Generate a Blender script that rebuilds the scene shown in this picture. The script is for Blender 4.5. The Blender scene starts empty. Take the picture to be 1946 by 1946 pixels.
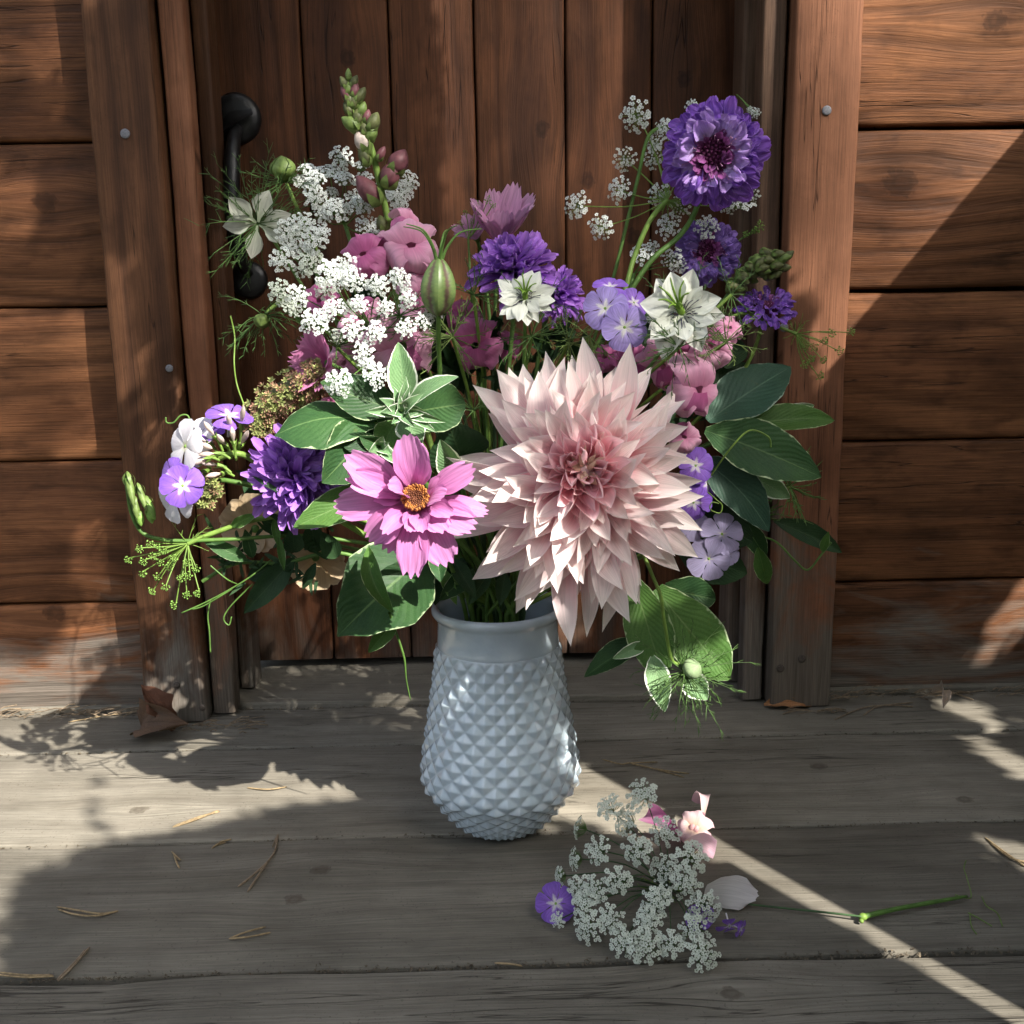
import bpy, math, random
import numpy as np
from mathutils import Vector, Matrix, noise
V = Vector
PI = math.pi
rad = math.radians
sc = bpy.context.scene
COL = sc.collection

# ------------------------------------------------------------------ camera
FPX, CPX = 2000.0, 973.0
CAM = V((0, 0, .447))
def cam_basis(pitch, yaw, roll):
    p, y, r = rad(pitch), rad(yaw), rad(roll)
    F = V((math.sin(y)*math.cos(p), math.cos(y)*math.cos(p), -math.sin(p)))
    Rt = V((math.cos(y), -math.sin(y), 0)); U = Rt.cross(F)
    return math.cos(r)*Rt + math.sin(r)*U, -math.sin(r)*Rt + math.cos(r)*U, F
CR, CU, CF = cam_basis(12, 1.2, -.94)
cd = bpy.data.cameras.new('camera'); cam = bpy.data.objects.new('camera', cd); COL.objects.link(cam)
m = Matrix.Identity(4)
for i in range(3):
    m[i][0] = CR[i]; m[i][1] = CU[i]; m[i][2] = -CF[i]; m[i][3] = CAM[i]
cam.matrix_world = m
cd.sensor_width = 36; cd.lens = 36*FPX/(2*CPX); cd.clip_start = .02; cd.clip_end = 400
sc.camera = cam

# ------------------------------------------------------------------ light
SUN = V((-.19, .2, -.24)).normalized()          # direction in which the sunlight travels
el = math.asin(-SUN.z); az = math.atan2(-SUN.x, -SUN.y)
w = bpy.data.worlds.new('World'); sc.world = w; w.use_nodes = True
nt = w.node_tree; bg = nt.nodes['Background']
sky = nt.nodes.new('ShaderNodeTexSky'); sky.sky_type = 'NISHITA'; sky.sun_disc = False
sky.sun_elevation = el; sky.sun_rotation = az; sky.air_density = 1.0; sky.dust_density = 3.0
hs = nt.nodes.new('ShaderNodeHueSaturation'); hs.inputs['Saturation'].default_value = .5
nt.links.new(sky.outputs[0], hs.inputs['Color']); nt.links.new(hs.outputs[0], bg.inputs[0]); bg.inputs[1].default_value = .165
sl = bpy.data.lights.new('sun', 'SUN'); sl.energy = 4.8; sl.angle = rad(.55); sl.color = (1, .945, .86)
so = bpy.data.objects.new('sun', sl); COL.objects.link(so)
so.rotation_euler = SUN.to_track_quat('-Z', 'Y').to_euler(); so.location = (2, -2, 4)
sc.view_settings.view_transform = 'Standard'; sc.view_settings.look = 'None'
sc.view_settings.exposure = 1.46; sc.view_settings.gamma = 1; sc.view_settings.use_curve_mapping = False

# ------------------------------------------------------------------ pixel -> point helpers
def P(x, y, Y):
    d = CF + CR*((x-CPX)/FPX) - CU*((y-CPX)/FPX)
    return CAM + d*((Y-CAM.y)/d.y)
def G(x, y, z=0.0):
    d = CF + CR*((x-CPX)/FPX) - CU*((y-CPX)/FPX)
    return CAM + d*((z-CAM.z)/d.z)
def mpp(p): return (p-CAM).dot(CF)/FPX           # metres per photo pixel at p
def face(c, a=0, b=0):                            # direction towards the viewer's side, leaning right a and up b
    n = (CAM-c).normalized()
    return (n + CR*a + CU*b).normalized()
def frame(c, n, up=None, roll=0):
    z = n.normalized(); up = up or V((0, 0, 1))
    if abs(z.dot(up.normalized())) > .98: up = V((0, -1, .2))
    x = up.cross(z).normalized(); y = z.cross(x)
    M = Matrix.Identity(4)
    for i in range(3): M[i][0] = x[i]; M[i][1] = y[i]; M[i][2] = z[i]; M[i][3] = c[i]
    return M @ Matrix.Rotation(roll, 4, 'Z')
def lerp(a, b, t): return a+(b-a)*t

# ------------------------------------------------------------------ materials
def new_mat(name):
    mt = bpy.data.materials.new(name); mt.use_nodes = True
    t = mt.node_tree; b = t.nodes['Principled BSDF']
    return mt, t, b
class N:
    def __init__(s, t): s.t = t
    def n(s, typ, **k):
        o = s.t.nodes.new(typ)
        for a, v in k.items(): setattr(o, a, v)
        return o
    def l(s, a, b): s.t.links.new(a, b)
    def put(s, sock, v):
        if hasattr(v, 'is_output') or isinstance(v, bpy.types.NodeSocket): s.l(v, sock)
        else: sock.default_value = v
    def math(s, op, a, b=0.0, c=0.0, clamp=False):
        o = s.n('ShaderNodeMath', operation=op); o.use_clamp = clamp
        s.put(o.inputs[0], a); s.put(o.inputs[1], b); s.put(o.inputs[2], c); return o.outputs[0]
    def mix(s, f, a, b, mode='MIX'):
        o = s.n('ShaderNodeMix', data_type='RGBA', blend_type=mode)
        s.put(o.inputs[0], f); s.put(o.inputs[6], c4(a)); s.put(o.inputs[7], c4(b)); return o.outputs[2]
    def ramp(s, f, stops):
        o = s.n('ShaderNodeValToRGB'); e = o.color_ramp.elements
        while len(e) > 1: e.remove(e[-1])
        e[0].position = stops[0][0]; e[0].color = c4(stops[0][1])
        for p, c in stops[1:]:
            q = e.new(p); q.color = c4(c)
        s.put(o.inputs[0], f); return o.outputs[0]
    def noise(s, vec, scale, detail=3, rough=.5, dist=0):
        o = s.n('ShaderNodeTexNoise'); s.l(vec, o.inputs['Vector'])
        o.inputs['Scale'].default_value = scale; o.inputs['Detail'].default_value = detail
        o.inputs['Roughness'].default_value = rough; o.inputs['Distortion'].default_value = dist
        return o.outputs['Fac']
    def mapr(s, v, a, b, c, d):
        o = s.n('ShaderNodeMapRange'); s.put(o.inputs[0], v)
        for i, q in enumerate((a, b, c, d)): o.inputs[i+1].default_value = q
        return o.outputs[0]
    def xyz(s, x, y, z):
        o = s.n('ShaderNodeCombineXYZ'); s.put(o.inputs[0], x); s.put(o.inputs[1], y); s.put(o.inputs[2], z); return o.outputs[0]
    def sep(s, v):
        o = s.n('ShaderNodeSeparateXYZ'); s.l(v, o.inputs[0]); return o.outputs
def c4(c):
    if isinstance(c, (tuple, list)) and len(c) == 3: return (c[0], c[1], c[2], 1)
    if isinstance(c, (int, float)): return (c, c, c, 1)
    return c

def translucent(k, bsdf, col, fac, tint=(1, 1, 1)):
    out = k.t.nodes['Material Output']
    tr = k.n('ShaderNodeBsdfTranslucent'); k.put(tr.inputs[0], k.mix(1.0, col, tint, 'MULTIPLY'))
    mx = k.n('ShaderNodeMixShader'); mx.inputs[0].default_value = fac
    k.l(bsdf.outputs[0], mx.inputs[1]); k.l(tr.outputs[0], mx.inputs[2]); k.l(mx.outputs[0], out.inputs[0])

def petal_mat(name, stops, vein=.25, veinscale=26, tr=.3, rough=.55, margin=None, edge=.9, rnd=.12, bump=.25, star=0):
    mt, t, b = new_mat(name); k = N(t)
    uv = k.n('ShaderNodeUVMap').outputs[0]; u, v, _ = k.sep(uv)
    oi = k.n('ShaderNodeObjectInfo')
    vs_ = k.math('ADD', v, k.mapr(k.noise(uv, 3 if not star else 14, 2), .3, .7, -.05, .05))
    if star: vs_ = k.math('ADD', vs_, k.math('MULTIPLY', k.math('ABSOLUTE', k.math('SUBTRACT', u, .5)), star))
    col = k.ramp(vs_, stops)
    vn = k.noise(k.xyz(k.math('MULTIPLY', u, veinscale), k.math('MULTIPLY', v, 1.6), k.math('MULTIPLY', oi.outputs['Random'], 30)), 1, 2, .6)
    f = k.mapr(vn, .3, .7, 1-vein, 1+vein*.35)
    col = k.mix(1.0, col, f, 'MULTIPLY')
    if margin:
        e = k.math('ABSOLUTE', k.math('SUBTRACT', u, .5))
        e = k.mapr(e, .5*edge-.02, .5*edge+.02, 0, 1)
        col = k.mix(e, col, margin)
    rv = k.mapr(oi.outputs['Random'], 0, 1, 1-rnd, 1+rnd*.5)
    col = k.mix(1.0, col, rv, 'MULTIPLY')
    k.put(b.inputs['Base Color'], col); b.inputs['Roughness'].default_value = rough
    b.inputs['Specular IOR Level'].default_value = .3
    b.inputs['Sheen Weight'].default_value = .15
    bp = k.n('ShaderNodeBump'); bp.inputs['Strength'].default_value = bump; bp.inputs['Distance'].default_value = .001
    k.l(vn, bp.inputs['Height']); k.l(bp.outputs[0], b.inputs['Normal'])
    translucent(k, b, col, tr)
    return mt

def leaf_mat(name, base, light, margin=None, edge=.93, tr=.25, rough=.5, rib=(.2, .3, .12), back=None, nsv=11):
    mt, t, b = new_mat(name); k = N(t)
    uv = k.n('ShaderNodeUVMap').outputs[0]; u, v, _ = k.sep(uv)
    oi = k.n('ShaderNodeObjectInfo')
    e = k.math('ABSOLUTE', k.math('SUBTRACT', u, .5))
    tc = k.n('ShaderNodeTexCoord').outputs['Object']
    big = k.noise(tc, 45, 3)
    col = k.mix(k.mapr(big, .35, .68, 0, 1), base, light)
    # side veins slanting from the midrib
    sv = k.math('ADD', k.math('MULTIPLY', v, nsv), k.math('MULTIPLY', e, -nsv*.9))
    sv = k.math('ADD', sv, k.math('MULTIPLY', big, 1.2))
    sw = k.math('ABSOLUTE', k.math('SUBTRACT', k.math('FRACT', sv), .5))
    vm = k.mapr(sw, .0, .06, .16, 0)
    col = k.mix(vm, col, rib)
    col = k.mix(k.mapr(e, .008, .02, .8, 0), col, rib)
    bl = k.noise(tc, 130, 4, .7)
    col = k.mix(k.mapr(bl, .62, .72, 0, .45), col, (base[0]*1.9+.02, base[1]*1.25, base[2]*.8))
    col = k.mix(k.mapr(k.noise(tc, 22, 2), .35, .65, .0, .35), col, (base[0]*.6, base[1]*.75, base[2]*.9))
    fine = k.noise(tc, 900, 2)
    col = k.mix(.22, col, k.mapr(fine, .3, .7, .3, 1.4), 'MULTIPLY')
    if margin:
        wob = k.mapr(k.noise(tc, 160, 3), .3, .7, -.03, .03)
        em = k.mapr(k.math('ADD', e, wob), .5*edge-.012, .5*edge+.012, 0, 1)
        col = k.mix(em, col, margin)
    col = k.mix(1.0, col, k.mapr(oi.outputs['Random'], 0, 1, .8, 1.15), 'MULTIPLY')
    if back:
        g = k.n('ShaderNodeNewGeometry'); col = k.mix(g.outputs['Backfacing'], col, back)
    k.put(b.inputs['Base Color'], col); b.inputs['Roughness'].default_value = rough
    b.inputs['Specular IOR Level'].default_value = .2
    bp = k.n('ShaderNodeBump'); bp.inputs['Strength'].default_value = .35; bp.inputs['Distance'].default_value = .0012
    k.l(k.math('ADD', sw, k.math('MULTIPLY', fine, .15)), bp.inputs['Height']); k.l(bp.outputs[0], b.inputs['Normal'])
    translucent(k, b, col, tr, (.8, 1.0, .45))
    return mt

def plain(name, col, rough=.6, tr=0, var=.2, scale=120, spec=.3, sub=0, metal=0, bump=0):
    mt, t, b = new_mat(name); k = N(t)
    tc = k.n('ShaderNodeTexCoord').outputs['Object']
    nz = k.noise(tc, scale, 3)
    c = k.mix(1.0, col, k.mapr(nz, .3, .7, 1-var, 1+var), 'MULTIPLY')
    k.put(b.inputs['Base Color'], c); b.inputs['Roughness'].default_value = rough
    b.inputs['Specular IOR Level'].default_value = spec; b.inputs['Metallic'].default_value = metal
    if bump:
        bp = k.n('ShaderNodeBump'); bp.inputs['Strength'].default_value = bump; bp.inputs['Distance'].default_value = .002
        k.l(nz, bp.inputs['Height']); k.l(bp.outputs[0], b.inputs['Normal'])
    if tr: translucent(k, b, c, tr)
    return mt

def wood_mat(name, axis, dark, mid, light, knots=(), grey=None, greyz=(0, .1), ringk=9, rough=.62, seed=0, fiber=.35, stain=.5, stretch=1.0, bumpk=.5, ringw=.55, speck=.25):
    """long axis 'x' or 'z'; world-space grain offset by a random number per board"""
    mt, t, b = new_mat(name); k = N(t)
    geo = k.n('ShaderNodeNewGeometry').outputs['Position']; x, y, z = k.sep(geo)
    oi = k.n('ShaderNodeObjectInfo').outputs['Random']
    off = k.math('MULTIPLY', oi, 37.0)
    L, A = (x, z) if axis == 'x' else (z, x)
    if axis == 'deck': L, A = x, y
    Bc = z if axis == 'deck' else y
    kn_col = None; disp = None
    for (kx, ky, kz, kr) in knots:
        kl, ka = (kx, kz) if axis == 'x' else (kz, kx)
        if axis == 'deck': kl, ka = kx, ky
        dl = k.math('DIVIDE', k.math('SUBTRACT', L, kl), 2.2*kr); da = k.math('DIVIDE', k.math('SUBTRACT', A, ka), kr)
        d2 = k.math('ADD', k.math('MULTIPLY', dl, dl), k.math('MULTIPLY', da, da))
        ex = k.math('POWER', 2.718, k.math('MULTIPLY', d2, -.22))
        # push the rings round the knot
        sgn = k.math('MULTIPLY', ex, k.math('MULTIPLY', k.math('SUBTRACT', A, ka), -.75))
        disp = sgn if disp is None else k.math('ADD', disp, sgn)
        dl2 = k.math('DIVIDE', k.math('SUBTRACT', L, kl), .75*kr); da2 = k.math('DIVIDE', k.math('SUBTRACT', A, ka), .6*kr)
        d3 = k.math('SQRT', k.math('ADD', k.math('MULTIPLY', dl2, dl2), k.math('MULTIPLY', da2, da2)))
        core = k.mapr(k.math('ADD', d3, k.mapr(k.noise(geo, 160, 4), .3, .7, -.22, .22)), .78, .98, 1, 0)
        core = k.math('MULTIPLY', core, k.math('ADD', .72, k.math('MULTIPLY', k.math('SINE', k.math('ADD', k.math('MULTIPLY', d3, 9), k.math('MULTIPLY', k.noise(geo, 120, 2), 8))), .12)))
        kn_col = core if kn_col is None else k.math('MAXIMUM', kn_col, core)
        ring = (d3, core)
    A2 = A if disp is None else k.math('ADD', A, disp)
    Av = k.math('ADD', k.math('MULTIPLY', A2, 7.0), off)
    lowv = k.xyz(k.math('MULTIPLY', L, 1.1*stretch), Av, k.math('MULTIPLY', Bc, 2))
    low = k.noise(lowv, 1.0, 2, .45, .4)
    ph = k.math('ADD', k.math('MULTIPLY', low, ringk*6.28), k.math('MULTIPLY', A2, 160.0))
    ph = k.math('ADD', ph, k.math('MULTIPLY', k.noise(k.xyz(k.math('MULTIPLY', L, 9.0), k.math('MULTIPLY', A2, 60), off), 1, 2), 2.2))
    wv = k.math('ADD', k.math('MULTIPLY', k.math('SINE', ph), .5), .5)
    wv = k.math('POWER', wv, 2.2)
    fib = k.noise(k.xyz(k.math('MULTIPLY', L, 14.0), k.math('MULTIPLY', A2, 650), k.math('ADD', k.math('MULTIPLY', Bc, 300), off)), 1, 3, .65)
    st = k.noise(k.xyz(k.math('MULTIPLY', L, 4.0), k.math('ADD', k.math('MULTIPLY', A, 16), off), k.math('MULTIPLY', Bc, 10)), 1, 4, .6, .5)
    st2 = k.noise(k.xyz(k.math('MULTIPLY', L, 18.0), k.math('ADD', k.math('MULTIPLY', A, 45), off), Bc), 1, 3, .6, .3)
    col = k.mix(k.mapr(st, .32, .66, 0, 1), mid, light)
    col = k.mix(k.math('MULTIPLY', wv, ringw), col, dark)
    col = k.mix(k.math('MULTIPLY', k.mapr(st2, .5, .75, 0, 1), stain), col, dark)
    col = k.mix(1.0, col, k.mapr(fib, .3, .7, 1-fiber, 1+fiber), 'MULTIPLY')
    col = k.mix(1.0, col, k.mapr(oi, 0, 1, .82, 1.15), 'MULTIPLY')
    if kn_col is not None:
        col = k.mix(k.math('MULTIPLY', kn_col, .75), col, (dark[0]*.6, dark[1]*.55, dark[2]*.5))
    sp = k.mapr(k.noise(geo, 420, 3, .6), .60, .68, 0, 1); sp2 = k.mapr(k.noise(geo, 35, 4, .7), .42, .62, .15, 1)
    col = k.mix(k.math('MULTIPLY', k.math('MULTIPLY', sp, sp2), speck), col, (dark[0]*.5, dark[1]*.5, dark[2]*.5))
    grime = k.noise(k.xyz(k.math('MULTIPLY', L, 7.0), k.math('MULTIPLY', A, 9), off), 1, 5, .65)
    col = k.mix(1.0, col, k.mapr(grime, .3, .7, .72, 1.22), 'MULTIPLY')
    ck = k.noise(k.xyz(k.math('MULTIPLY', L, 3.2), k.math('ADD', k.math('MULTIPLY', A2, 95), off), Bc), 1, 2, .5)
    ckm = k.math('MULTIPLY', k.mapr(k.math('ABSOLUTE', k.math('SUBTRACT', ck, .5)), .0, .010, 1, 0), k.mapr(k.noise(k.xyz(k.math('MULTIPLY', L, 2.5), k.math('MULTIPLY', A, 11), off), 1, 1), .53, .58, 0, 1))
    col = k.mix(k.math('MULTIPLY', ckm, .8), col, (dark[0]*.35, dark[1]*.35, dark[2]*.35))
    if grey:
        gn = k.noise(k.xyz(k.math('MULTIPLY', L, 5.0 if axis == 'x' else 9.0), k.math('ADD', k.math('MULTIPLY', A, 24), off), Bc), 1, 5, .65, .6)
        h = k.mapr(k.math('ADD', z, k.mapr(gn, .25, .75, .13, -.13)), greyz[0], greyz[1], 1, 0)
        gcol = k.mix(1.0, grey, k.mapr(fib, .3, .7, .65, 1.3), 'MULTIPLY')
        gcol = k.mix(k.math('MULTIPLY', wv, .25), gcol, (grey[0]*.5, grey[1]*.5, grey[2]*.5))
        col = k.mix(k.math('MULTIPLY', h, .92), col, gcol)
    k.put(b.inputs['Base Color'], col)
    k.put(b.inputs['Roughness'], k.mapr(st, .3, .7, rough-.08, rough+.12))
    b.inputs['Specular IOR Level'].default_value = .18
    bp = k.n('ShaderNodeBump'); bp.inputs['Strength'].default_value = bumpk; bp.inputs['Distance'].default_value = .0012
    hgt = k.math('ADD', k.math('ADD', k.math('MULTIPLY', wv, -.6), k.math('MULTIPLY', fib, .9)), k.math('MULTIPLY', ckm, -1.5))
    k.l(hgt, bp.inputs['Height']); k.l(bp.outputs[0], b.inputs['Normal'])
    return mt

# ------------------------------------------------------------------ mesh builder
class MB:
    def __init__(s): s.v = []; s.f = []; s.uv = []; s.mi = []
    def grid(s, rows, uvs=None, mi=0, closed=False):
        o = len(s.v); nv = len(rows); nu = len(rows[0])
        for j, r in enumerate(rows):
            for i, p in enumerate(r):
                s.v.append(tuple(p)); s.uv.append(uvs[j][i] if uvs else (i/max(1, nu-1), j/max(1, nv-1)))
        m = nu if closed else nu-1
        for j in range(nv-1):
            for i in range(m):
                a = o+j*nu+i; b = o+j*nu+(i+1) % nu
                s.f.append((a, b, b+nu, a+nu)); s.mi.append(mi)
    def face(s, pts, mi=0, uv=None):
        o = len(s.v); s.v += [tuple(p) for p in pts]; s.uv += uv or [(.5, .5)]*len(pts)
        s.f.append(tuple(range(o, o+len(pts)))); s.mi.append(mi)
    def tube(s, pts, rs, n=6, mi=0, cap=True):
        if not isinstance(rs, (list, tuple)): rs = [rs]*len(pts)
        pts = [V(p) for p in pts]; rows = []; ref = None
        for i, p in enumerate(pts):
            d = (pts[min(i+1, len(pts)-1)]-pts[max(i-1, 0)])
            d = d.normalized() if d.length > 1e-9 else V((0, 0, 1))
            if ref is None: ref = d.orthogonal().normalized()
            ref = ref-d*ref.dot(d)
            ref = ref.normalized() if ref.length > 1e-6 else d.orthogonal().normalized()
            q = d.cross(ref)
            rows.append([p+(ref*math.cos(a)+q*math.sin(a))*rs[i] for a in [2*PI*k/n for k in range(n)]])
        s.grid(rows, mi=mi, closed=True)
        if cap:
            o = len(s.v); s.v.append(tuple(pts[-1])); s.uv.append((.5, 1))
            b = o-n
            for k in range(n): s.f.append((b+k, b+(k+1) % n, o)); s.mi.append(mi)
    def ellip(s, c, ax, mi=0, nu=8, nv=6, fn=None):
        """ax: three vectors (x, y, long axis z)"""
        c = V(c); rows = []
        for j in range(nv+1):
            th = PI*j/nv; r = math.sin(th); h = -math.cos(th)
            if fn: r = fn((h+1)/2)
            r = max(r, .002)
            rows.append([c+ax[0]*(r*math.cos(2*PI*i/nu))+ax[1]*(r*math.sin(2*PI*i/nu))+ax[2]*h for i in range(nu)])
        s.grid(rows, mi=mi, closed=True)
    def blade(s, base, tip, w, up, prof, bend=0, curl=0, fold=0, foldp=1.9, twist=0, ruf=0, rufn=5, nv=8, nu=4, teeth=0, nteeth=3, mi=0, rnd=None, side_bend=0, phase=0, flat=0):
        base, tip = V(base), V(tip); d = tip-base; L = d.length; t = d.normalized()
        side = t.cross(V(up))
        side = side.normalized() if side.length > 1e-6 else t.orthogonal().normalized()
        n = side.cross(t).normalized()
        rows = []; uvs = []
        for j in range(nv+1):
            v = j/nv; r = []; uu = []
            hw = w*.5*interp(prof, v)
            tw = twist*v; cs, sn = math.cos(tw), math.sin(tw)
            S = side*cs+n*sn; Nn = n*cs-side*sn
            for i in range(nu+1):
                q = -1+2*i/nu
                vv = v
                if teeth: vv = v*(1+teeth*(.5+.5*math.cos(q*PI*nteeth+phase))*max(0, (v-.55)/.45)) - .12*abs(q)**2.2*v
                c = base+t*(L*vv)+n*(bend*L*math.sin(PI*min(vv, 1.0))+curl*L*vv**3)+side*(side_bend*L*math.sin(PI*vv))
                off = fold*abs(q)**foldp*hw*(1-flat*v)
                if ruf: off += ruf*hw*math.sin(rufn*q*2+phase+v*7)*v*abs(q)**.5
                r.append(c+S*(q*hw)+Nn*off); uu.append(((q+1)/2, v))
            rows.append(r); uvs.append(uu)
        s.grid(rows, uvs, mi)
    def build(s, name, mats, parent=None, smooth=True, link=True, M=None):
        me = bpy.data.meshes.new(name)
        vs = s.v
        if M is not None: vs = [tuple(M @ V(p)) for p in vs]
        me.from_pydata(vs, [], s.f)
        if not isinstance(mats, (list, tuple)): mats = [mats]
        for q in mats: me.materials.append(q)
        if len(mats) > 1: me.polygons.foreach_set('material_index', s.mi)
        if smooth: me.polygons.foreach_set('use_smooth', [True]*len(s.f))
        ul = me.uv_layers.new(name='UVMap')
        li = np.zeros(len(me.loops), dtype=np.int32); me.loops.foreach_get('vertex_index', li)
        ul.data.foreach_set('uv', np.array(s.uv, dtype=np.float32)[li].ravel())
        me.update()
        if not link: return me
        return obj(name, me, parent)
def gen(a, b, base=.08, n=16):
    q = [((i/n), ((i/n+base)**a)*((1-i/n)**b)) for i in range(n+1)]; m_ = max(w_ for _, w_ in q); return [(v_, w_/m_) for v_, w_ in q]
def interp(pr, v):
    for i in range(len(pr)-1):
        if v <= pr[i+1][0]:
            a, b = pr[i], pr[i+1]; f = (v-a[0])/(b[0]-a[0]); f = f*f*(3-2*f)*.5+f*.5
            return a[1]+(b[1]-a[1])*f
    return pr[-1][1]
def obj(name, me, parent=None, M=None):
    o = bpy.data.objects.new(name, me); COL.objects.link(o)
    if parent: o.parent = parent
    if M is not None: o.matrix_basis = M
    return o
ROOTM = {}
def thing(name, label, cat, M, group=None):
    o = bpy.data.objects.new(name, None); COL.objects.link(o)
    o.empty_display_size = .01
    o.matrix_basis = M; o['label'] = label; o['category'] = cat
    if group: o['group'] = group
    ROOTM[o] = M
    return o
def tag(o, label, cat, group=None, kind=None):
    if label: o['label'] = label
    if cat: o['category'] = cat
    if group: o['group'] = group
    if kind: o['kind'] = kind
    return o
def wpart(mb, name, mats, root, smooth=True, label=None):
    """mesh given in world coordinates, stored as a child of root"""
    o = mb.build(name, mats, root, smooth, M=ROOTM[root].inverted())
    if label: o['label'] = label
    return o
def bez(a, b, c, d, n):
    return [a*(1-t)**3+b*3*t*(1-t)**2+c*3*t*t*(1-t)+d*t**3 for t in [i/n for i in range(n+1)]]
def Tloc(x, y, z): return Matrix.Translation(V((x, y, z)))

# ------------------------------------------------------------------ wood setting
WX0, WX1, WTOP = -1.3, 1.5, 1.15
siding_knots = [(onx.x, 1.10, onx.z, .026) for onx in [P(1712, 348, 1.10)]] + [(q.x, 1.1, q.z, .018) for q in [P(85, 385, 1.10), P(105, 1165, 1.10), P(1890, 40, 1.1)]]
door_knots = [(q.x, 1.2, q.z, .014) for q in [P(1117, 343, 1.2), P(1030, 245, 1.2), P(1300, 150, 1.2), P(1205, 450, 1.2), P(660, 110, 1.2)]]
deck_knots = [(q.x, q.y, 0, .012) for q in [G(1555, 1455), G(1832, 1520), G(1390, 1890), G(265, 1540), G(560, 1710), G(610, 1655)]]
M_siding = wood_mat('siding_wood', 'x', (.030, .011, .004), (.116, .045, .019), (.195, .083, .035), siding_knots, grey=(.155, .135, .113), greyz=(.0, .10), ringk=10, stain=.7, ringw=.5, bumpk=.8)
M_door = wood_mat('door_wood', 'z', (.015, .005, .002), (.064, .0235, .0100), (.112, .043, .018), door_knots, grey=(.10, .085, .07), greyz=(-.10, .08), ringk=7, stain=.5, ringw=.45, fiber=.28)
M_post = wood_mat('post_wood', 'z', (.026, .011, .006), (.078, .034, .016), (.125, .056, .027), (), grey=(.155, .14, .12), greyz=(.0, .12), ringk=5, stain=.45, fiber=.32)
M_postr = wood_mat('red_post_wood', 'z', (.066, .025, .011), (.165, .067, .034), (.215, .094, .050), (), grey=(.12, .105, .085), greyz=(.06, .20), ringk=1.2, stain=.4, fiber=.22, ringw=.15)
M_jambg = wood_mat('greyed_jamb_wood', 'z', (.03, .015, .009), (.078, .040, .023), (.125, .078, .052), (), grey=(.16, .14, .12), greyz=(.02, .2), ringk=3, stain=.4)
M_deck = wood_mat('deck_wood', 'deck', (.095, .080, .062), (.158, .143, .114), (.205, .187, .152), deck_knots, ringk=4, stain=.3, fiber=.22, rough=.75, ringw=.2, speck=.6, bumpk=.7)
M_iron = plain('black_iron', (.012, .012, .013), .38, var=.3, spec=.5, metal=.3, bump=.3)
M_nail = plain('galvanised_nail', (.17, .17, .185), .6, var=.3, scale=800, metal=.3)
M_nail2 = plain('rusty_nail', (.07, .055, .045), .6, var=.3, scale=800)

def board(name, x0, x1, y0, y1, z0, z1, mat, parent, axis='x', bev=.003, seg=22, jit=.0007, seed=0, round_top=None):
    """a plank with eased edges and slightly uneven faces"""
    rng = random.Random(seed); c = V(((x0+x1)/2, (y0+y1)/2, (z0+z1)/2))
    if axis == 'x': l0, l1 = x0-c.x, x1-c.x; a, b = (y1-y0)/2, (z1-z0)/2
    else: l0, l1 = z0-c.z, z1-c.z; a, b = (x1-x0)/2, (y1-y0)/2
    bev = min(bev, a*.8, b*.8)
    sec = []
    for (sx, sy, a0) in ((1, 1, 0), (-1, 1, 90), (-1, -1, 180), (1, -1, 270)):
        for k in range(4):
            an = rad(a0+30*k); sec.append((sx*(a-bev)+bev*math.cos(an), sy*(b-bev)+bev*math.sin(an)))
    rows = []
    for j in range(seg+1):
        l = lerp(l0, l1, j/seg); r = []
        for i, (p, q) in enumerate(sec):
            nz = noise.noise(V((l*9, i//4*3.7+seed*1.3, seed*7.1)))*jit*2.2+noise.noise(V((l*60, i//4*5.1, seed*3.3)))*jit
            k = (1+nz/max(a, .01), 1+nz/max(b, .01))
            if axis == 'x': r.append((l, p*k[0], q*k[1]))
            else: r.append((p*k[0], q*k[1], l))
        rows.append(r)
    mb = MB(); mb.grid(rows, closed=True)
    n = len(sec)
    mb.face([rows[0][i] for i in range(n)][::-1]); mb.face([rows[-1][i] for i in range(n)])
    me = mb.build(name, mat, link=False)
    o = obj(name, me, parent, (ROOTM[parent].inverted() if parent in ROOTM else Matrix.Identity(4)) @ Matrix.Translation(c))
    ROOTM[o] = Matrix.Translation(c)
    return o

def struct(name, M=None):
    o = bpy.data.objects.new(name, None); COL.objects.link(o); o['kind'] = 'structure'
    o.empty_display_size = .05; ROOTM[o] = M or Matrix.Identity(4); o.matrix_basis = ROOTM[o]; return o

# ground far around
gm = plain('ground_earth', (.10, .10, .055), .9, var=.4, scale=3)
mb = MB(); mb.face([(-150, -150, -.32), (150, -150, -.32), (150, 150, -.32), (-150, 150, -.32)])
mb.build('ground', gm, smooth=False)['kind'] = 'structure'

sky_blocker_hedge = MB(); rng = random.Random(12)  # leaves added behind the camera to dim low sky light and give vase contrast
for k in range(5200):
    a = rng.uniform(-.25, PI+.25); rr = rng.uniform(6.0, 6.9); p = V((rr*math.cos(a), -rr*math.sin(a)*.8, -.3+2.5*rng.random()**.8)); d = V((rng.uniform(-1, 1), rng.uniform(-1, 1), rng.uniform(-1, 1))).normalized(); q = d.orthogonal().normalized(); l = rng.uniform(.10, .2)
    sky_blocker_hedge.face([p-d*l, p+q*l*.5, p+d*l, p-q*l*.5])
tag(sky_blocker_hedge.build('sky_blocker_hedge', plain('sky_blocker_leaf', (.035, .06, .02), .7, var=.4, scale=2), smooth=False), 'unseen ring of dark leaves added behind the camera to dim the low sky', 'sky_blocker_hedge', kind='stuff')
deck = struct('porch_deck')
ys = [1.203, 1.092, .990, .807, .632, .450, .272, .094, -.084, -.262, -.44, -.62]
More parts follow.
